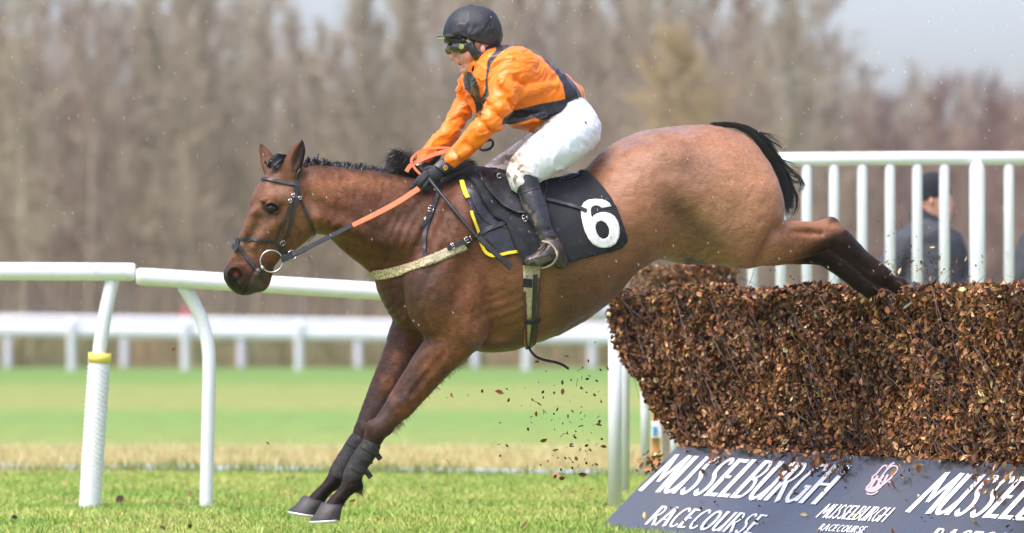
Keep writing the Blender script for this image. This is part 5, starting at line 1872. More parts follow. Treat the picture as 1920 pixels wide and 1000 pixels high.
# gloved hands: palm, four bent fingers, thumb
def glove(dx, dy, doff, cuffpts):
    g = SDF(near(750 + dx, 375 + dy, 90 + doff) - 0.03, near(860 + dx, 280 + dy, 0 + doff) + 0.03, 0.0016)
    T = lambda q: [(a + dx, b + dy, r, o + doff, f) for a, b, r, o, f in q]
    g.chain(T([(848, 299, 13, 54, .8), (836, 310, 13, 55, .78), (828, 316, 13, 56, .75)]), k=2)
    g.chain(T([(826, 319, 12, 56, .72), (816, 326, 13.5, 57, .62), (806, 331, 13.5, 58, .56)]), k=5)
    g.chain(T([(816, 336, 10, 55, .7), (808, 341, 8, 56, .7)]), k=6)
    g.chain(T([(798, 325, 5.4, 60, 1), (789, 333, 5.2, 61, 1), (781, 342, 4.8, 60, 1), (771, 353, 3.6, 58, 1)]), k=3)
    g.chain(T([(800, 331, 5.4, 62, 1), (792, 339, 5.2, 64, 1), (787, 346, 4.8, 62, 1), (779, 353, 3.8, 56, 1)]), k=3)
    g.chain(T([(805, 338, 5.2, 61, 1), (799, 346, 5.0, 64, 1), (795, 353, 4.6, 62, 1), (797, 359, 3.8, 56, 1)]), k=3)
    g.chain(T([(812, 342, 4.8, 58, 1), (808, 350, 4.4, 61, 1), (802, 355, 4.0, 60, 1), (800, 359, 3.4, 56, 1)]), k=3)
    g.chain(T([(818, 318, 6.5, 50, 1), (805, 316, 5.6, 44, 1), (795, 320, 5.0, 44, 1), (789, 327, 4.2, 48, 1)]), k=4)   # thumb
    ob, v, f = solid('glove', g, M_glove, jockey, lambda v, n: (fbm(v, 90, 3) - .5) * 0.0016)
    bb = BVHTree.FromPolygons(v.tolist(), f.tolist())
    return ob, bb


gl, bbg = glove(0, 0, 0, None)
cs = strap('cuff_strap', [(822, 306), (832, 313), (842, 322), (838, 328)], 20, M_leather, gl, 0.001, 0.004, bbg)
M_gold = mat('gold_print', (0.62, 0.36, 0.06), 0.5)
bgd = Bag()
for arc_ in ((0, 360, 3.6, 4.6, 0.8),):
    loc, n_, _, _ = cast(bbg, 834, 315)
    c_ = np.array(loc) + np.array(n_) * 0.007
    for r_, e_ in ((3.4, 1.25),):
        aa = np.linspace(0, 2 * math.pi, 21)
        bgd.tube([c_ + np.array([math.cos(a) * r_, 0, math.sin(a) * r_ * e_]) * px1 for a in aa], 0.8 * px1, 6)
    bgd.tube([c_ + np.array([-2.2, 0, 2.0]) * px1, c_ + np.array([0.4, 0, 0.2]) * px1, c_ + np.array([-1.6, 0, -2.6]) * px1], 0.6 * px1, 6)
    bgd.tube([c_ + np.array([2.2, 0, 2.6]) * px1, c_ + np.array([0.0, 0, 0.0]) * px1, c_ + np.array([2.0, 0, -2.0]) * px1], 0.6 * px1, 6)
bgd.build('strap_emblem', M_gold, gl)
glove(-34, -8, -92, None)

# helmet with silk cap, peak, goggles, chin strap, balaclava
hs = SDF(near(800, 140, 80) - 0.02, near(960, 0, -80) + 0.03, 0.0024)
hs.ell(886, 60.5, 53.5, 49.5, 0, 43, rot=-8, k=0)
hs.chain([(903, 48, 33, 0, 1.2), (912, 62, 27, 0, 1.4), (917, 74, 19, 0, 1.6)], k=10)
hs.cut(lambda x, y, z: (HY - (z - H) * F / (D + y) - (69.5 + np.maximum(0, (960 + x * F / (D + y)) - 868) * 0.32)) / S0, 2)
helm, hv_, hf_ = solid('helmet', hs, M_helm, jockey, lambda v, n: ((1 - np.abs(2 * fbm(v * np.array([1.2, 1, .8]), 15, 31, 3) - 1)) ** 2 - .5) * 0.009 * sstep(30, 60, topx(v)[1]) + (fbm(v, 30, 2) - .5) * .001)
bvh_h = BVHTree.FromPolygons(hv_.tolist(), hf_.tolist())
pk = SDF(near(800, 90, 70) - 0.02, near(880, 50, -70) + 0.03, 0.0018)
pk.chain([(819, 69.5, 2.4, 0, 6), (824, 69.5, 2.8, 0, 10), (834, 70, 3.2, 0, 12.5), (848, 71, 3.4, 0, 13.5), (868, 72.5, 4, 0, 11)], k=1)
pv, pf = pk.mesh()
make_mesh('peak', pv, pf, M_gog, helm)
hbnd = SDF(near(820, 95, 60) - 0.02, near(930, 60, -60) + 0.03, 0.0022)
hbnd.chain([(846, 75, 14, 0, 2.2), (870, 78, 13, 0, 2.8), (890, 82, 13, 0, 3.0)], k=1)
hbnd.cut(lambda x, y, z: (HY - (z - H) * F / (D + y) - 82) / S0, 2)
v_, f_ = hbnd.mesh()
make_mesh('headband', v_, f_, M_leather, helm)
bt_ = Bag()
bt_.tube([near(882, 9.5, 0), near(882, 14, 0)], 5 * px1, 12)
bt_.build('cap_button', M_helm, helm)
strap('cap_ribbon', [(842, 66), (850, 62), (862, 63), (880, 68)], 6, M_leather, helm, 0.001, 0.004, bvh_h)
strap('goggle_strap', [(890, 68), (902, 54), (913, 38), (920, 24)], 6, M_leather, helm, 0.001, 0.003, bvh_h)
strap('cap_edge', [(868, 71), (885, 78), (905, 86), (926, 91)], 5, M_leather, helm, 0.001, 0.003, bvh_h)
for q_ in ([(882, 12), (876, 40), (874, 68)], [(888, 12), (912, 34), (925, 62), (928, 84)]):
    strap('cap_seam', q_, 1.6, M_leather, helm, 0.0002, 0.0012, bvh_h)
gs = SDF(near(825, 115, 60) - 0.02, near(895, 70, -60) + 0.03, 0.0018)
gs.chain([(866, 89.5, 11, 24, .9), (853, 89, 9.5, 17, 1), (847, 88, 7.5, 0, 1.2), (846, 90, 9.5, -17, 1), (858, 90, 11, -26, .9)], k=4)
gs.chain([(872, 88, 9, 28, .8), (884, 84, 6, 34, .8)], k=4)
gs.ell(842, 94, 8, 9, -20, 9, k=3)
gog, gv, gf = solid('goggles', gs, M_gog, jockey, lambda v, n: (fbm(v, 60, 3) - .5) * 0.002)
bvh_g = BVHTree.FromPolygons(gv.tolist(), gf.tolist())
lens = sheet('lens', [(848, 82), (858, 80), (868, 83), (872, 92), (866, 100), (856, 101), (848, 96)], bvh_g, 0.002, 0.002, M_lens, gog, 3.0)
lens = sheet('lens', [(838, 86), (842, 84), (846, 88), (846, 98), (841, 101), (838, 96)], bvh_g, 0.002, 0.002, M_lens, gog, 3.0)
loc, n_, _, _ = cast(bvh_g, 866, 88)
db = Bag()
db.tube([np.array(loc), np.array(loc) + np.array([-0.002, -0.007, 0.001])], 5.2 * px1, 18)
db.build('vent_disc', M_disc, gog, True, 0.0008)
# balaclava / harness
hc = SDF(near(870, 150, 60) - 0.02, near(940, 70, -60) + 0.03, 0.0024)
hc.chain([(880, 80, 7, 34, .6), (888, 96, 8, 37, .6), (897, 105, 8, 36, .6), (910, 102, 10, 32, .8), (922, 92, 10, 20, 1), (930, 84, 8, 0, 1)], k=6)
hc.chain([(886, 90, 6, -36, .6), (892, 104, 8, -36, .6), (904, 110, 10, -32, .7), (920, 98, 12, -20, 1)], k=6)
hc.chain([(914, 110, 22, 0, 1.15), (918, 124, 21, 0, 1.15)], k=10)
bal, _, _ = solid('balaclava', hc, M_helm, helm, lambda v, n: (fbm(v, 40, 3) - .5) * 0.004)
free_strap('chin_strap', [(882, 78, 42), (887, 92, 46), (892, 104, 46), (893, 116, 40), (890, 128, 28), (884, 137, 12), (878, 139, 0)], [7] * 49, M_leather, helm, 0.004, (-0.15, -1, 0))
free_strap('chin_cup', [(893, 102, 48), (893, 112, 46)], 11, M_gog, helm, 0.005, (-0.15, -1, 0))
free_strap('chin_cup', [(892, 124, 40), (889, 134, 30)], 11, M_gog, helm, 0.005, (-0.15, -1, 0))
free_strap('strap_clip', [(876, 75, 46), (880, 80, 46)], 5, M_cream, helm, 0.004, (-0.1, -1, 0))

# whip, and the loop of strap hanging at the far wrist
whip = thing('whip', 'black riding whip held in the gloved hand, pointing down past the shoulder', 'whip', near(820, 350, 70))
wb = Bag()
wp = np.array([near(*a) for a in ((783, 309, 52), (790, 318, 54), (800, 330, 60), (814, 348, 74), (850, 392, 110), (880, 428, 132), (905, 455, 146))])
wb.tube(catmull(wp, 4), np.interp(np.linspace(0, 1, 25), [0, .04, .05, .2, .5, 1], [4.6, 4.6, 3.9, 3.9, 3.3, 2.6]) * px1, 8)
wb.build('shaft', M_leather, whip)
wf = np.array([near(*a) for a in ((898, 447, 146), (915, 463, 152), (938, 484, 158), (959, 504, 160))])
Vw, Fw = strip(wf, np.tile(np.array([0.15, -1, 0.1]), (4, 1)), 10 * px1, 0.012)
make_mesh('flap', Vw, Fw, M_leather, whip, False)
ws = Bag()
ws.tube([near(783, 308, 52), near(784, 311, 52)], 5 * px1, 10)
ws.build('cap', M_steel, whip)
loop = free_strap('wrist_strap', [(898, 281, 20), (903, 271, 14), (912, 265, 6), (920, 263, -4), (924, 268, -8), (922, 276, -8), (914, 281, -4), (904, 282, 10), (898, 280, 20)], 5.5, M_leather, jockey, 0.003, (0.4, -0.7, 0.5))
# ------------------------------------------------------------------ brush fence, its apron board, the wing rails behind, the spectator
FA = np.array([0.461, 2.8])
FE = np.array([0.3873, -0.922])
FE /= np.linalg.norm(FE)
FN = np.array([-FE[1] * -1, 0])          # placeholder, set below
FN = np.array([FE[1], -FE[0]])           # towards the landing side (left and a little nearer)


def FW(t, n, z):
    """fence coordinates: along the fence, out on the landing side, height"""
    q = FA + FE * t + FN * n
    return np.array([q[0], q[1], z])


ZT, ZB, TL = 1.02, 0.31, 5.8


def left_edge(z):
    return np.interp(z, [.28, .41, .5, .6, .69, .8, .9, 1.02], [.80, .56, .40, .30, .12, .0, -.05, .0])


fence = thing('brush_fence', 'thick brown birch brush fence the horse is clearing, landing side', 'fence', FW(2.4, 0, 0))
M_leaf = mat('dead_leaf', attr=True, rough=0.6, var=0.12, vscale=60, spec=0.22)
M_core = mat('packed_brush', (0.035, 0.022, 0.015), 0.95, var=0.6, vscale=22, bump=1.0, bscale=50)
M_twig = mat('birch_twig', attr=True, rough=0.7, var=0.2)
LEAFC = np.array([(.30, .125, .040), (.22, .085, .030), (.40, .20, .080), (.14, .055, .022), (.075, .034, .018), (.55, .33, .17), (.28, .16, .05), (.17, .115, .035), (.38, .13, .055), (.050, .026, .016), (.62, .50, .24)])
LEAFP = np.array([.15, .14, .10, .13, .16, .04, .07, .06, .04, .10, .012])


def leaf_cloud(pos, nrm, size, seed, tint=None, prob=None):
    """folded dead leaves (two triangles pairs each) at points, facing loosely along nrm"""
    rs = np.random.default_rng(seed)
    n = len(pos)
    nn = nrm + rs.normal(size=(n, 3)) * 0.75
    nn /= np.linalg.norm(nn, axis=1, keepdims=True)
    a = rs.normal(size=(n, 3))
    u = np.cross(nn, a)
    u /= np.linalg.norm(u, axis=1, keepdims=True)
    w = np.cross(nn, u)
    s = (size * (0.45 + 1.25 * rs.random(n) ** 1.6))[:, None]
    asp = (0.55 + 0.35 * rs.random(n))[:, None]
    curl = (rs.random(n) - 0.2)[:, None] * 0.35
    V = np.empty((n, 8, 3))
    V[:, 0] = pos - u * s * .5
    V[:, 1] = pos - u * s * .18 - w * s * .34 * asp + nn * s * curl
    V[:, 2] = pos + u * s * .2 - w * s * .36 * asp + nn * s * curl
    V[:, 3] = pos + u * s * .55 + nn * s * curl * .6
    V[:, 4] = pos + u * s * .2 + w * s * .36 * asp + nn * s * curl
    V[:, 5] = pos - u * s * .18 + w * s * .34 * asp + nn * s * curl
    V[:, 6] = pos - u * s * .15
    V[:, 7] = pos + u * s * .25
    i = np.arange(n)[:, None] * 8
    Q = np.concatenate([i + np.array([[0, 1, 6, 6]]), i + np.array([[1, 2, 7, 6]]), i + np.array([[2, 3, 7, 7]]), i + np.array([[7, 3, 4, 4]]), i + np.array([[6, 7, 4, 5]]), i + np.array([[0, 6, 5, 5]])])
    tri = np.concatenate([Q[:, [0, 1, 2]], Q[:, [0, 2, 3]]])
    tri = tri[(tri[:, 0] != tri[:, 1]) & (tri[:, 1] != tri[:, 2]) & (tri[:, 0] != tri[:, 2])]
    ci = rs.choice(len(LEAFC), n, p=(LEAFP if prob is None else prob) / (LEAFP if prob is None else prob).sum())
    c = LEAFC[ci] * 0.9 * (0.6 + 0.8 * rs.random(n))[:, None]
    if tint is not None:
        c = c * tint[:, None]
    return V.reshape(-1, 3), tri, np.repeat(c, 8, axis=0)


def brush(name, t0f, t1, zb, zt, thick, n_leaf, n_twig, origin_t, seed, parent, front=True, zt_f=None):
    rs = np.random.default_rng(seed)
    # core block, rough sided, its end following the ragged outline
    b = Bag()
    zs = np.linspace(zb - .04, zt - .075, 7)
    for n_ in (-0.05, -thick):
        pass
    V, Fc = [], []
    for z in zs:
        l = float(t0f(z)) + .07
        for (t, n_) in ((l, -.13), (t1, -.13), (t1, -thick + .03), (l, -thick + .03)):
            V.append(FW(t, n_ - .03 * (z - zb), z))
    for i in range(len(zs) - 1):
        for k in range(4):
            Fc.append((i * 4 + k, i * 4 + (k + 1) % 4, i * 4 + 4 + (k + 1) % 4, i * 4 + 4 + k))
    Fc += [(3, 2, 1, 0), tuple(range(len(V) - 4, len(V)))]
    core = make_mesh('packed_core', V, Fc, M_core, parent, False)
    # leaves over the face, the end and the top
    m = n_leaf
    z = zb + (zt - zb) * rs.random(m) ** 0.9
    t = t0f(z) + (t1 - t0f(z)) * rs.random(m)
    P3 = np.stack([t, z, 0 * t], 1)
    lump = (fbm(P3, 3.2, seed + 2) - .5) * .10 + (fbm(P3, 11, seed + 5) - .5) * .07
    nn = -.055 + lump + rs.random(m) ** 1.5 * -0.05 + .02
    nn -= 0.06 * sstep(zt - .10, zt, z) + 0.02
    end = rs.random(m) < .13
    t = np.where(end, t0f(z) + rs.random(m) ** 2 * .10 - .03, t)
    nn = np.where(end, -rs.random(m) * thick, nn)
    top = rs.random(m) < .14
    zz = np.where(top, zt - .03 + (rs.random(m) - .6) * .05 + lump * .3, z)
    nn = np.where(top, -rs.random(m) * thick, nn)
    wavy = (fbm(np.stack([t * 2.2, nn * 3, 0 * t], 1), 1.0, seed + 31) - .5) * .10
    zz = zz + wavy * sstep(zt - .35, zt, zz)
    q = FA[None] + FE[None] * t[:, None] + FN[None] * nn[:, None]
    pos = np.stack([q[:, 0], q[:, 1], zz], 1)
    nr = np.tile(np.array([FN[0], FN[1], .25]), (m, 1))
    nr[end] = np.array([-FE[0], -FE[1], .2])
    nr[top] = np.array([0, 0, 1])
    bare = fbm(P3 * np.array([1, 1, 1]), 4.0, seed + 9)
    keep = rs.random(m) > .62 * sstep(.50, .64, bare)
    tint = np.clip(0.25 + 1.5 * fbm(P3, 4.2, seed + 21) ** 1.1, .3, 1.5)
    V, T, c = leaf_cloud(pos[keep], nr[keep], 0.0245, seed + 1, tint[keep])
    make_mesh('brush_leaves', V, T, M_leaf, parent, False, c)
    # twigs, combed down to the right
    V, T, c = [], [], []
    for i in range(n_twig):
        z = zb + .05 + (zt - zb - .02) * rs.random()
        l = float(t0f(z))
        t_ = l + (t1 - l) * rs.random()
        if i % 4 and vnoise(np.array([[t_, z, 0]]), 4.0, seed + 9)[0] < .45 and rs.random() < .7:
            continue
        ang = math.radians(-36 + 12 * rs.normal())
        L = .10 + .22 * rs.random()
        n0 = -.03 + .03 * rs.random()
        tp = i % 4 == 0
        if tp:
            z = zt - .02
            ang = math.radians(rs.normal() * 20 + (180 if rs.random() < .5 else 0) + 8)
            n0 = -rs.random() * thick
            L *= .7
        if i % 11 == 0:
            ang = math.radians(rs.normal() * 70)
            n0 += .02
        p0 = FW(t_, n0, z)
        p2 = FW(t_ + L * math.cos(ang), n0 + rs.normal() * .015, z + L * math.sin(ang))
        p1 = (p0 + p2) / 2 + rs.normal(size=3) * .01
        s = np.array([0, 0, 1.0]) * 0.5 + rs.normal(size=3) * .3
        s = np.cross(p2 - p0, np.cross(s, p2 - p0))
        s /= np.linalg.norm(s) + 1e-9
        o = len(V)
        w = .0008 + .0012 * rs.random()
        V += [p0 - s * w, p0 + s * w, p1 - s * w * .8, p1 + s * w * .8, p2 - s * w * .3, p2 + s * w * .3]
        T += [(o, o + 1, o + 3, o + 2), (o + 2, o + 3, o + 5, o + 4)]
        k = [(.060, .028, .024), (.085, .038, .030), (.038, .021, .019), (.11, .060, .042)][rs.integers(4)]
        c += [k] * 6
    make_mesh('brush_twigs', V, T, M_twig, parent, False, c)


brush('brush', left_edge, TL, ZB, ZT, .46, 135000, 1000, 0, 60, fence)
# second, taller stretch of brush beyond the far end of the fence
f2 = thing('brush_fence', 'short taller block of brown brush showing under the horse flank behind the main fence', 'fence', FW(0, 0, 0))
_FA, _FE, _FN = FA, FE, FN
FA, FE, FN = np.array([0.60, 4.9]), np.array([1.0, 0.06]), np.array([0.06, -1.0])
brush('brush', lambda z: np.interp(z, [.2, .8, 1.0, 1.2], [.42, .20, .08, .04]), .53, .2, 1.17, .5, 8000, 100, 0, 61, f2)
FA, FE, FN = _FA, _FE, _FN

# ---- apron board with lettering
board = thing('sponsor_board', 'sloping dark blue-grey apron board lettered MUSSELBURGH RACECOURSE under the brush', 'sign board', FW(2.4, .2, .1))
M_board = mat('board_vinyl', (0.046, 0.044, 0.043), 0.34, var=0.25, vscale=2.2, spec=0.9, rvar=0.16, coat=0.45, dirt=((0.07, 0.06, 0.055), 20, 0.62, 0.1))
TB0 = .695
BT, BB = (0.0, .322), (.415, -.07)
LB = math.hypot(BB[0] - BT[0], BT[1] - BB[1])


def BWp(t, v, lift=0.0):
    """board coordinates: along, up the slope (0 foot .. 1 top), lift off the surface"""
    n = BB[0] + (BT[0] - BB[0]) * v
    z = BB[1] + (BT[1] - BB[1]) * v
    nx, nz = (BT[1] - BB[1]) / LB, (BB[0] - BT[0]) / LB
    return FW(t, n + nx * lift, z + nz * lift)


V = [BWp(TB0, 0), BWp(TL, 0), BWp(TL, 1), BWp(TB0, 1), BWp(TB0, 0, -.02), BWp(TL, 0, -.02), BWp(TL, 1, -.02), BWp(TB0, 1, -.02)]
make_mesh('panel', V, [(0, 1, 2, 3), (7, 6, 5, 4), (0, 4, 5, 1), (1, 5, 6, 2), (2, 6, 7, 3), (3, 7, 4, 0)], M_board, board, False)


def board_at(px, py):
    """photo point -> (t, v) on the board plane"""
    d = P(px, py, 0) - np.array(CAM)
    o, a, b_ = BWp(0, 0), BWp(1, 0) - BWp(0, 0), BWp(0, 1) - BWp(0, 0)
    s = np.linalg.solve(np.stack([a, b_, -d], 1), np.array(CAM) - o)
    return s[0], s[1]


GL = {
    'M': (1.25, [([(.05, 0), (.22, 1)], .17, .12), ([(.22, 1), (.60, .28)], .15, .12), ([(.60, .28), (1.02, 1)], .10, .12), ([(1.02, 1), (1.18, 0)], .16, .17)]),
    'U': (.95, [([(.10, 1), (.10, .40), (.17, .12), (.40, .03), (.62, .14), (.80, .42)], .17, .11), ([(.80, 1), (.80, 0)], .14, .14)]),
    'S': (.72, [([(.64, .84), (.52, .96), (.32, .95), (.16, .80), (.22, .60), (.46, .46), (.58, .28), (.50, .09), (.30, .03), (.07, .14)], .11, .13)]),
    'E': (.70, [([(.12, 0), (.12, 1)], .16, .16), ([(.12, .95), (.66, .95)], .09, .12), ([(.12, .52), (.52, .52)], .08, .09), ([(.12, .05), (.68, .05)], .10, .13)]),
    'L': (.66, [([(.12, 0), (.12, 1)], .16, .16), ([(.12, .05), (.62, .05)], .10, .13)]),
    'B': (.80, [([(.12, 0), (.12, 1)], .16, .16), ([(.12, .95), (.42, .95), (.60, .80), (.55, .62), (.36, .53), (.12, .52)], .09, .09), ([(.30, .53), (.58, .45), (.70, .25), (.58, .07), (.36, .04), (.12, .04)], .10, .10)]),
    'R': (.84, [([(.12, 0), (.12, 1)], .16, .16), ([(.12, .95), (.44, .95), (.62, .78), (.54, .58), (.34, .49), (.12, .48)], .09, .10), ([(.34, .49), (.56, .26), (.80, .0)], .13, .15)]),
    'G': (.95, [([(.86, .82), (.70, .95), (.46, .96), (.22, .82), (.10, .50), (.20, .16), (.44, .03), (.66, .08), (.80, .20)], .11, .12), ([(.82, .44), (.82, .04)], .14, .14), ([(.58, .42), (.88, .42)], .08, .08)]),
    'H': (.98, [([(.12, 0), (.12, 1)], .16, .16), ([(.84, 0), (.84, 1)], .16, .16), ([(.12, .50), (.84, .50)], .09, .09)]),
    'A': (.92, [([(.02, 0), (.42, 1)], .12, .12), ([(.44, 1), (.86, 0)], .16, .17), ([(.18, .34), (.70, .34)], .08, .08)]),
    'C': (.86, [([(.80, .82), (.64, .95), (.42, .96), (.20, .80), (.10, .50), (.20, .18), (.42, .03), (.64, .06), (.80, .19)], .11, .11)]),
    'O': (1.02, [([(.50, .97), (.22, .84), (.10, .50), (.22, .15), (.50, .03), (.78, .15), (.90, .50), (.78, .84), (.50, .97)], .14, .14)]),
}
M_letter = mat('white_vinyl', (0.78, 0.79, 0.80), 0.5, var=0.04, dirt=((0.45, 0.42, 0.38), 30, 0.64, 0.1))
M_pink = mat('pink_vinyl', (0.48, 0.38, 0.40), 0.5, var=0.08)
_lift = [0.0022]


def stroke2d(pts, wa, wb, tx):
    """outline of one pen stroke, in letter units, sent through tx"""
    q = np.array(pts if len(pts) == 2 else catmull(pts, 5), float)
    t = np.gradient(q, axis=0)
    t /= np.linalg.norm(t, axis=1, keepdims=True) + 1e-9
    n = np.stack([-t[:, 1], t[:, 0]], 1)
    w = np.linspace(wa, wb, len(q))[:, None] / 2
    w = w * np.array([[1.75, 0.75]])
    L_, R_ = q + n * w, q - n * w
    _lift[0] += 0.00004
    V = [tx(a, b, _lift[0]) for a, b in L_] + [tx(a, b, _lift[0]) for a, b in R_]
    m = len(q)
    return V, [(i, m + i, m + i + 1, i + 1) for i in range(m - 1)]


def word(name, text, bl, br, tl, m, parent, gap=.10):
    """text set between baseline pixels bl..br with cap height reaching pixel tl"""
    (t0, v0), (t1, v1), (tt, vt) = board_at(*bl), board_at(*br), board_at(*tl)
    tot = sum(GL[ch][0] + gap for ch in text) - gap
    _lift[0] = 0.0022
    x = 0
    bag = Bag()
    hgt = vt - v0
    for ch in text:
        w, st = GL[ch]
        for pts, wa, wb in st:
            bag.add(*stroke2d(pts, wa, wb, lambda a, b, l, x=x: BWp(t0 + (t1 - t0) * (x + a) / tot, v0 + (v1 - v0) * (x + a) / tot + hgt * b, l)))
        x += w + gap
    return bag.build(name, m, parent, False)


word('lettering', 'MUSSELBURGH', (1199, 921), (1530, 947), (1256, 853), M_letter, board)
word('lettering', 'RACECOURSE', (1209, 984), (1408, 1003), (1240, 949), M_letter, board, .16)
word('lettering', 'MUSSELBURGH', (1530, 971), (1656, 980), (1549, 945), M_letter, board)
word('lettering', 'RACECOURSE', (1533, 995), (1618, 1001), (1545, 983), M_letter, board, .16)
word('lettering', 'MUSSELBURGH', (1700, 961), (2090, 990), (1757, 886), M_letter, board)
word('lettering', 'RACECOURSE', (1728, 1026), (1960, 1046), (1758, 991), M_letter, board, .16)


def emblem(ex):
    """crown over two loops, leaning with the slope"""
    b = Bag()
    _lift[0] = 0.0022
    def tx(px, py, l):
        t, v = board_at(px + ex, py)
        return BWp(t, v, l)
    def pen(pts, w):
        q = catmull(pts, 4)
        t = np.gradient(q, axis=0)
        t /= np.linalg.norm(t, axis=1, keepdims=True) + 1e-9
        n = np.stack([-t[:, 1], t[:, 0]], 1) * w * 0.36
        _lift[0] += 0.00004
        V = [tx(a, c, _lift[0]) for a, c in q + n] + [tx(a, c, _lift[0]) for a, c in q - n]
        m = len(q)
        b.add(V, [(i, i + 1, m + i + 1, m + i) for i in range(m - 1)])
    z6 = lambda L_: [(1600 + u / 6.0, 850 + v / 6.0) for u, v in L_]
    pen(z6([(215, 270), (265, 235), (310, 180), (350, 145), (385, 150), (380, 190), (345, 235), (320, 270)]), 4)
    pen(z6([(385, 190), (425, 155), (470, 145), (500, 165), (490, 205), (450, 250), (430, 275)]), 4)
    pen(z6([(395, 165), (430, 130), (470, 108)]), 5)
    pen(z6([(225, 262), (205, 330), (150, 395)]), 5)
    pen(z6([(280, 255), (235, 330), (190, 395)]), 6)
    pen(z6([(345, 250), (300, 310), (285, 350), (250, 400)]), 7)
    pen(z6([(395, 245), (345, 330), (300, 395)]), 6)
    pen(z6([(440, 272), (370, 330), (315, 375)]), 5)
    pen(z6([(215, 345), (245, 300), (290, 300), (320, 330)]), 6)
    pen(z6([(145, 400), (170, 425), (220, 430), (275, 405), (320, 365)]), 7)
    pen(z6([(150, 408), (200, 405), (260, 385), (300, 350)]), 7)
    pen(z6([(150, 455), (200, 470), (250, 455), (285, 430)]), 4)
    return b.build('emblem', M_pink, board, False)


emblem(0)
sc_b = Bag()
for px_, py_ in ((1290, 846), (1432, 852), (1588, 858), (1596, 859), (1762, 866), (1420, 930), (1668, 905)):
    t_, v_ = board_at(px_, py_)
    sc_b.tube([BWp(t_, v_, -.001), BWp(t_, v_, .003)], .006, 8)
sc_b.build('screw', mat('pale_screw', (0.5, 0.55, 0.55), 0.4), board)

# ---- upright-barred wing behind the fence
wing = thing('wing_fence', 'white wing fence of upright bars behind the brush at right', 'fence', P(1640, 900, 7.0))
b = Bag()
b.tube([P(1340, 300, 7.0), P(1700, 297, 7.0), P(2270, 297, 7.0)], 12.6 / 348, 20)
b.build('top_rail', M_white, wing)
b = Bag()
b.tube([P(1340, 850, 7.0), P(2270, 850, 7.0)], .03, 12)
b.build('bottom_rail', M_white, wing)
for x in [1359, 1411, 1464, 1513, 1564, 1617, 1669, 1720, 1771, 1892, 1944, 1996, 2048, 2100, 2152, 2204, 2256]:
    b = Bag()
    b.tube([P(x, 862, 7.0), P(x - .5, 318, 7.0), P(x - .5, 311, 7.0), P(x - .5, 306, 7.0)], [9.6 / 348, 9.6 / 348, 8.6 / 348, 5 / 348], 14)
    b.build('bar', M_white, wing)
b = Bag()
b.tube([P(1833, 960, 6.96), P(1832, 318, 6.96), P(1832, 312, 6.965), P(1834, 300, 6.97)], [14.5 / 348, 14.5 / 348, 13 / 348, 4 / 348], 18)
b.build('post', M_white, wing)
# posts at the far end of the fence
w2 = thing('end_post', 'white post just behind the rail end at the far end of the brush', 'post', P(1173, 920, 5.6))
b = Bag()
b.tube([P(1173, 925, 5.6), P(1173, 640, 5.6), P(1173, 600, 5.6)], 7.6 / 365, 14)
b.build('pole', M_white, w2)
b = Bag()
b.tube([P(1173, 602, 5.6), P(1173, 598, 5.6)], [8.4 / 365, 7 / 365], 14)
b.build('cap', M_white, w2)
w3 = thing('end_post', 'thin white post half hidden by the ragged left end of the brush', 'post', P(1210, 880, 6.0))
b = Bag()
b.tube([P(1210, 890, 6.0), P(1209, 640, 6.0)], 8.4 / 361, 14)
b.build('pole', M_white, w3)
b = Bag()
b.tube([P(1209, 642, 6.0), P(1209, 638, 6.0)], [9 / 361, 7 / 361], 14)
b.build('cap', M_white, w3)
mk = thing('marker_board', 'orange and white marker board behind the left end of the brush', 'marker board', P(1232, 850, 5.2))
b = Bag()
b.box(P(1222, 876, 5.2), P(1237, 700, 5.24))
b.build('stake', mat('orange_wood', (0.62, 0.28, 0.12), 0.7), mk, False, .003)
b = Bag()
b.box(P(1222, 822, 5.165), P(1240, 790, 5.198))
b.build('tape', mat('white_tape', (0.75, 0.75, 0.75), 0.6), mk, False, .003)
b = Bag()
b.box(P(1224, 815, 5.15), P(1231, 800, 5.164))
b.build('blue_patch', mat('blue_patch', (0.05, 0.28, 0.55), 0.6), mk, False, .001)
b = Bag()
b.box(P(1241, 876, 5.3), P(1258, 740, 5.34))
b.build('backing_board', mat('pale_board', (0.50, 0.42, 0.34), 0.8), mk, False, .003)
w4 = thing('end_post', 'short white post tucked under the left end of the brush beside the board corner', 'post', P(1263, 850, 4.4))
b = Bag()
b.tube([P(1263, 880, 4.4), P(1263, 760, 4.4)], 6.5 / 380, 12)
b.build('pole', M_white, w4)

# ---- spectators beyond the wing
M_coat_d = mat('dark_coat', (0.048, 0.051, 0.058), 0.8, var=0.25, vscale=8, bump=0.4, bscale=30)
M_hat = mat('knit_hat', (0.012, 0.014, 0.018), 0.95, var=0.3, vscale=60, bump=0.6, bscale=150)
M_snood = mat('dark_scarf', (0.020, 0.020, 0.024), 0.9, var=0.3)
M_skin2 = mat('spectator_skin', (0.62, 0.30, 0.22), 0.55, var=0.1, vscale=20)


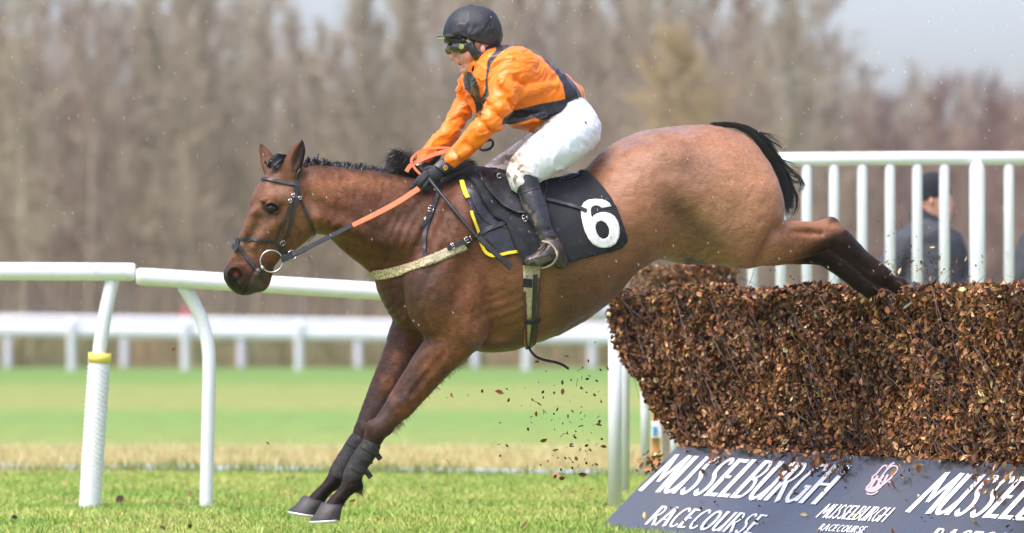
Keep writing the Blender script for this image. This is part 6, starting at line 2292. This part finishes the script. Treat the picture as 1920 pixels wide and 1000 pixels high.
def spectator(px, y, label, turn=1):
    """standing figure, seen from the chest up over the brush; looks to the right"""
    sc_ = F / (D + y)
    t = thing('person', label, 'person', P(px, 618 + H * sc_, y), None)
    x0 = (px - 960) / F * (D + y)
    def A(dx, z, dy=0.0):
        return np.array([x0 + dx * turn, y + dy, z])
    def put(S, pts, k=.03):
        q = catmull(pts, 4)
        S.tube(q[:, :3] * np.array([turn, 1, 1]) + np.array([x0, y, 0]), q[:, 3], q[:, 4], k)
    S = SDF((x0 - .45, y - .35, -.02), (x0 + .45, y + .35, 1.85), .011)
    put(S, [(0, 0, 1.66, .090, .95), (.01, 0, 1.60, .092, .9), (.035, 0, 1.53, .066, 1)], .03)                     # head
    put(S, [(.095, 0, 1.60, .016, 1), (.112, 0, 1.575, .014, 1.1)], .02)                                        # nose
    put(S, [(.085, 0, 1.535, .022, 1.6), (.075, 0, 1.505, .026, 1.4)], .03)                                      # mouth, chin
    put(S, [(-.02, -.09, 1.60, .015, .6), (-.02, -.09, 1.575, .013, .6)], .01)
    put(S, [(-.01, 0, 1.55, .055, 1), (-.02, 0, 1.42, .06, 1.1), (-.02, 0, 1.2, .10, 1.5), (-.02, 0, .95, .11, 1.4)], .03)
    for s in (-1, 1):
        put(S, [(-.03 + .15 * s, .08 * s, 1.37, .05, 1), (-.05 + .20 * s, .10 * s, 1.12, .04, 1), (.02 + .14 * s, -.10, .98, .032, 1), (.02 + .06 * s, -.16, 1.02, .03, 1)], .03)
        put(S, [(-.02, .09 * s, .92, .08, 1), (0, .09 * s, .5, .055, 1), (-.02, .09 * s, .08, .04, 1), (.10, .10 * s, .035, .035, 1)], .03)
    v, f = S.mesh()
    make_mesh('body', v, f, M_skin2, t)
    S = SDF((x0 - .5, y - .42, .6), (x0 + .5, y + .42, 1.62), .011)
    put(S, [(-.03, 0, 1.40, .11, 1.1), (-.04, 0, 1.34, .16, 1.0), (-.04, 0, 1.2, .19, .9), (-.02, 0, .95, .165, 1.35), (-.01, 0, .72, .17, 1.3)], .04)
    for s in (-1, 1):
        put(S, [(-.04 + .15 * s, .08 * s, 1.335, .085, 1), (-.05 + .215 * s, .10 * s, 1.12, .078, 1), (.02 + .16 * s, -.10, .98, .062, 1), (.02 + .08 * s, -.16, 1.02, .052, 1)], .06)
    v, f = S.mesh()
    n = vnormals(v, f)
    v = v + n * ((1 - np.abs(2 * fbm(v, 9, 3) - 1) - .7) * .02)[:, None]
    make_mesh('coat', v, f, M_coat_d, t)
    S = SDF((x0 - .3, y - .3, 1.3), (x0 + .3, y + .3, 1.66), .009)
    put(S, [(-.075, 0, 1.50, .06, 1.2), (-.03, 0, 1.445, .095, 1.05), (-.01, 0, 1.40, .11, 1.1)], .03)
    v, f = S.mesh()
    make_mesh('scarf', v, f, M_snood, t)
    S = SDF((x0 - .2, y - .2, 1.5), (x0 + .2, y + .2, 1.85), .008)
    put(S, [(-.005, 0, 1.665, .100, .95), (0, 0, 1.64, .104, .92), (.0, 0, 1.60, .104, .92)], .02)
    sl = HY
    ax = np.array
    S.v = np.maximum(S.v, ((1.610 + .30 * 0) - S.ax[2][None, None, :] - 0.25 * (S.ax[0][:, None, None] - x0) * turn * -1).astype(np.float32) + 0 * S.ax[1][None, :, None].astype(np.float32))
    v, f = S.mesh()
    make_mesh('knit_hat', v, f, M_hat, t)
    S = SDF((x0 - .3, y - .3, -.02), (x0 + .3, y + .3, 1.0), .012)
    for s in (-1, 1):
        put(S, [(-.02, .09 * s, .92, .11, 1), (0, .09 * s, .5, .085, 1), (-.02, .09 * s, .08, .07, 1)], .03)
    v, f = S.mesh()
    make_mesh('trousers', v, f, M_snood, t)
    return t


sp1 = spectator(1750, 9.4, 'man in black knit hat and dark jacket watching from behind the white bars')
sp2 = spectator(1996, 9.0, 'dark-clad person cut off by the right edge behind the wing bars', 1)
# ------------------------------------------------------------------ torn leaves in the air and on the board, rain
rd = np.random.default_rng(77)
LM = []
for i in range(10):
    s = [0.016, 0.020, 0.013, 0.024, 0.010, 0.018, 0.012, 0.022, 0.030, 0.014][i]
    V, T, c = leaf_cloud(np.zeros((1, 3)), rd.normal(size=(1, 3)), s, 200 + i, np.array([[.28, .35, .22, .8, .3, .35, .25, .9, .5, .25][i]]).ravel())
    if i in (4, 8):                                     # a snapped twig
        V, T = tube_mesh(catmull([(0, 0, 0), (s * .5, .002, s * .2), (s * 1.1, 0, s * .15)], 3), [.0011] * 7, 4)
        c = [(.05, .03, .02)] * len(V)
        T = [tuple(f) for f in T]
    else:
        T = [tuple(f) for f in T.tolist()]
    ob = make_mesh('flying_leaf', V, T, M_leaf, None, False, c)
    LM.append(ob.data)
    bpy.data.objects.remove(ob)


def bits(spots, name, label, cat, group, smul=1.0):
    for i, (p, k) in enumerate(spots):
        o = bpy.data.objects.new(name, LM[k])
        C.objects.link(o)
        o.location = p
        o.rotation_euler = tuple(rd.random(3) * 6.28)
        s = (0.65 + 0.9 * rd.random()) * smul
        o.scale = (s, s, s)
        tag(o, label, cat, group)


spots = []
# kicked clods and leaves under the belly
for px, py in [(968, 403), (995, 487), (1015, 603), (795, 440), (752, 460), (962, 292), (1150, 390), (1055, 420), (893, 436), (960, 578), (1073, 552), (1078, 820), (1127, 762), (1180, 825), (1093, 885), (1213, 910), (1022, 838), (1237, 803), (750, 747),
               (797, 753), (1170, 705), (1262, 682), (1215, 670), (1300, 640), (1085, 605), (1235, 458), (1190, 345), (1245, 285), (1283, 184), (1300, 455), (1205, 540), (930, 627), (1268, 860), (1328, 760), (1000, 720), (940, 498)]:
    spots.append((P(680 + px / 2.942, 580 + py / 2.942, rd.normal() * .25), int(rd.choice([0, 1, 3, 5, 2]))))
for i in range(95):
    px, py = 1080 + rd.normal() * 48, 790 + rd.normal() * 62
    if px > 1138 or py < 660:
        px, py = 1030 + rd.random() * 100, 690 + rd.random() * 180
    spots.append((P(px, py, rd.normal() * .3), int(rd.choice([2, 4, 6, 9, 8, 0], p=[.25, .18, .25, .2, .06, .06]))))
for i in range(12):
    spots.append((P(760 + rd.random() * 240, 700 + rd.random() * 190, rd.normal() * .3), int(rd.choice([4, 8, 6]))))
for q in ((326, 655), (502, 832), (848, 742), (1140, 690)):
    spots.append((P(q[0], q[1], -.3), 3))
bits(spots, 'flying_leaf', 'scrap of dead leaf or twig flying below the horse belly', 'leaf scrap', 'scraps flying under the horse')
spots = []
for i in range(165):
    u = rd.random()
    px = 1705 + rd.normal() * 58
    py = 523 - abs(rd.normal()) * 30 * (1 if rd.random() < .8 else 1.8)
    spots.append((P(px, py, .25 + rd.normal() * .25), int(rd.integers(10))))
for i in range(14):
    spots.append((P(1440 + rd.random() * 140, 505 + rd.normal() * 12, .3), int(rd.choice([2, 6, 9]))))
bits(spots, 'flying_leaf', 'torn leaf thrown up from the brush around the hind hooves', 'leaf scrap', 'leaves thrown up by the hind hooves', 0.68)
# leaves lying on the apron board
for i in range(75):
    px, py = 1180 + rd.random() * 740, 858 + rd.random() * 142
    t, v = board_at(px, py)
    if t < TB0 + .03 or v > .97 or v < .02:
        continue
    o = bpy.data.objects.new('fallen_leaf', LM[int(rd.choice([0, 1, 3, 5, 7, 2, 6]))])
    C.objects.link(o)
    o.location = BWp(t, v, .010)
    o.rotation_euler = tuple(rd.random(3) * 6.28)
    o.scale = [0.8 + .5 * rd.random()] * 3
    tag(o, 'dead leaf lying on the sloping lettered board', 'leaf', 'leaves fallen on the board')
# tufts of leaves hanging over the top edge of the board, part of the brush
hp = []
for i in range(900):
    t = .8 + (TL - .8) * rd.random()
    k = vnoise(np.array([[t, 0, 0]]), 5.5, 4)[0]
    z = ZB + .03 - (rd.random() ** 1.3) * .16 * sstep(.4, .9, k)
    hp.append(FW(t, .03 + (ZB - z) * 1.05 + rd.random() * .03, z))
for i in range(60):
    hp.append(FW(.72 - rd.random() * .22, .05 + rd.random() * .08, .30 - rd.random() * .10))
V, T, c = leaf_cloud(np.array(hp), np.tile(np.array([FN[0], FN[1], .6]), (len(hp), 1)), .027, 91, np.full(len(hp), 1.05))
make_mesh('hanging_leaves', V, T, M_leaf, fence, False, c)
# leaves in the turf
gl_ = []
for i in range(70):
    y = -.2 + rd.random() * 8
    gl_.append(((rd.random() * 2 - 1) * .115 * (D + y), y, float(ground_z(y)) + .035))
V, T, c = leaf_cloud(np.array(gl_), np.tile(np.array([0, -.5, 1.0]), (len(gl_), 1)), .035, 93, np.full(len(gl_), 1.2))
tag(make_mesh('leaf_litter', V, T, M_leaf, None, False, c), kind='stuff')
# rain: fine drops in the air between the camera and the wood
M_rain = mat('rain_water', (0.85, 0.86, 0.88), 0.12, var=0.0, spec=0.6)
rv, rf_ = [], []
for i in range(380):
    y = -1.6 + rd.random() * 3.4
    p = P(rd.random() * 1920, rd.random() * 640, y)
    dv = np.array([.45 + rd.normal() * .1, 0, -1.0])
    dv /= np.linalg.norm(dv)
    L_, w = .0045 + .003 * rd.random(), .0008
    s = np.array([-dv[2], 0, dv[0]])
    o = len(rv)
    q = np.array([0, 1, 0])
    rv += [p + dv * L_, p - dv * L_, p + s * w, p - s * w, p + q * w, p - q * w]
    rf_ += [(o, o + 2, o + 4), (o, o + 4, o + 3), (o, o + 3, o + 5), (o, o + 5, o + 2), (o + 1, o + 4, o + 2), (o + 1, o + 3, o + 4), (o + 1, o + 5, o + 3), (o + 1, o + 2, o + 5)]
tag(make_mesh('rain', rv, rf_, M_rain, None, False), kind='stuff')

# ------------------------------------------------------------------ the damp air: one even box round everything, the sky outside it
hz = bpy.data.materials.new('damp_air')
hz.use_nodes = True
hz.node_tree.nodes.clear()
_pv = hz.node_tree.nodes.new('ShaderNodeVolumePrincipled')
_pv.inputs['Color'].default_value = (0.9, 0.9, 0.92, 1)
_pv.inputs['Density'].default_value = 0.00028
_o = hz.node_tree.nodes.new('ShaderNodeOutputMaterial')
hz.node_tree.links.new(_pv.outputs[0], _o.inputs['Volume'])
hzb = Bag()
hzb.box((-175, -35, -1.3), (175, 345, 18.0))
tag(hzb.build('haze', hz, None, False), kind='stuff')
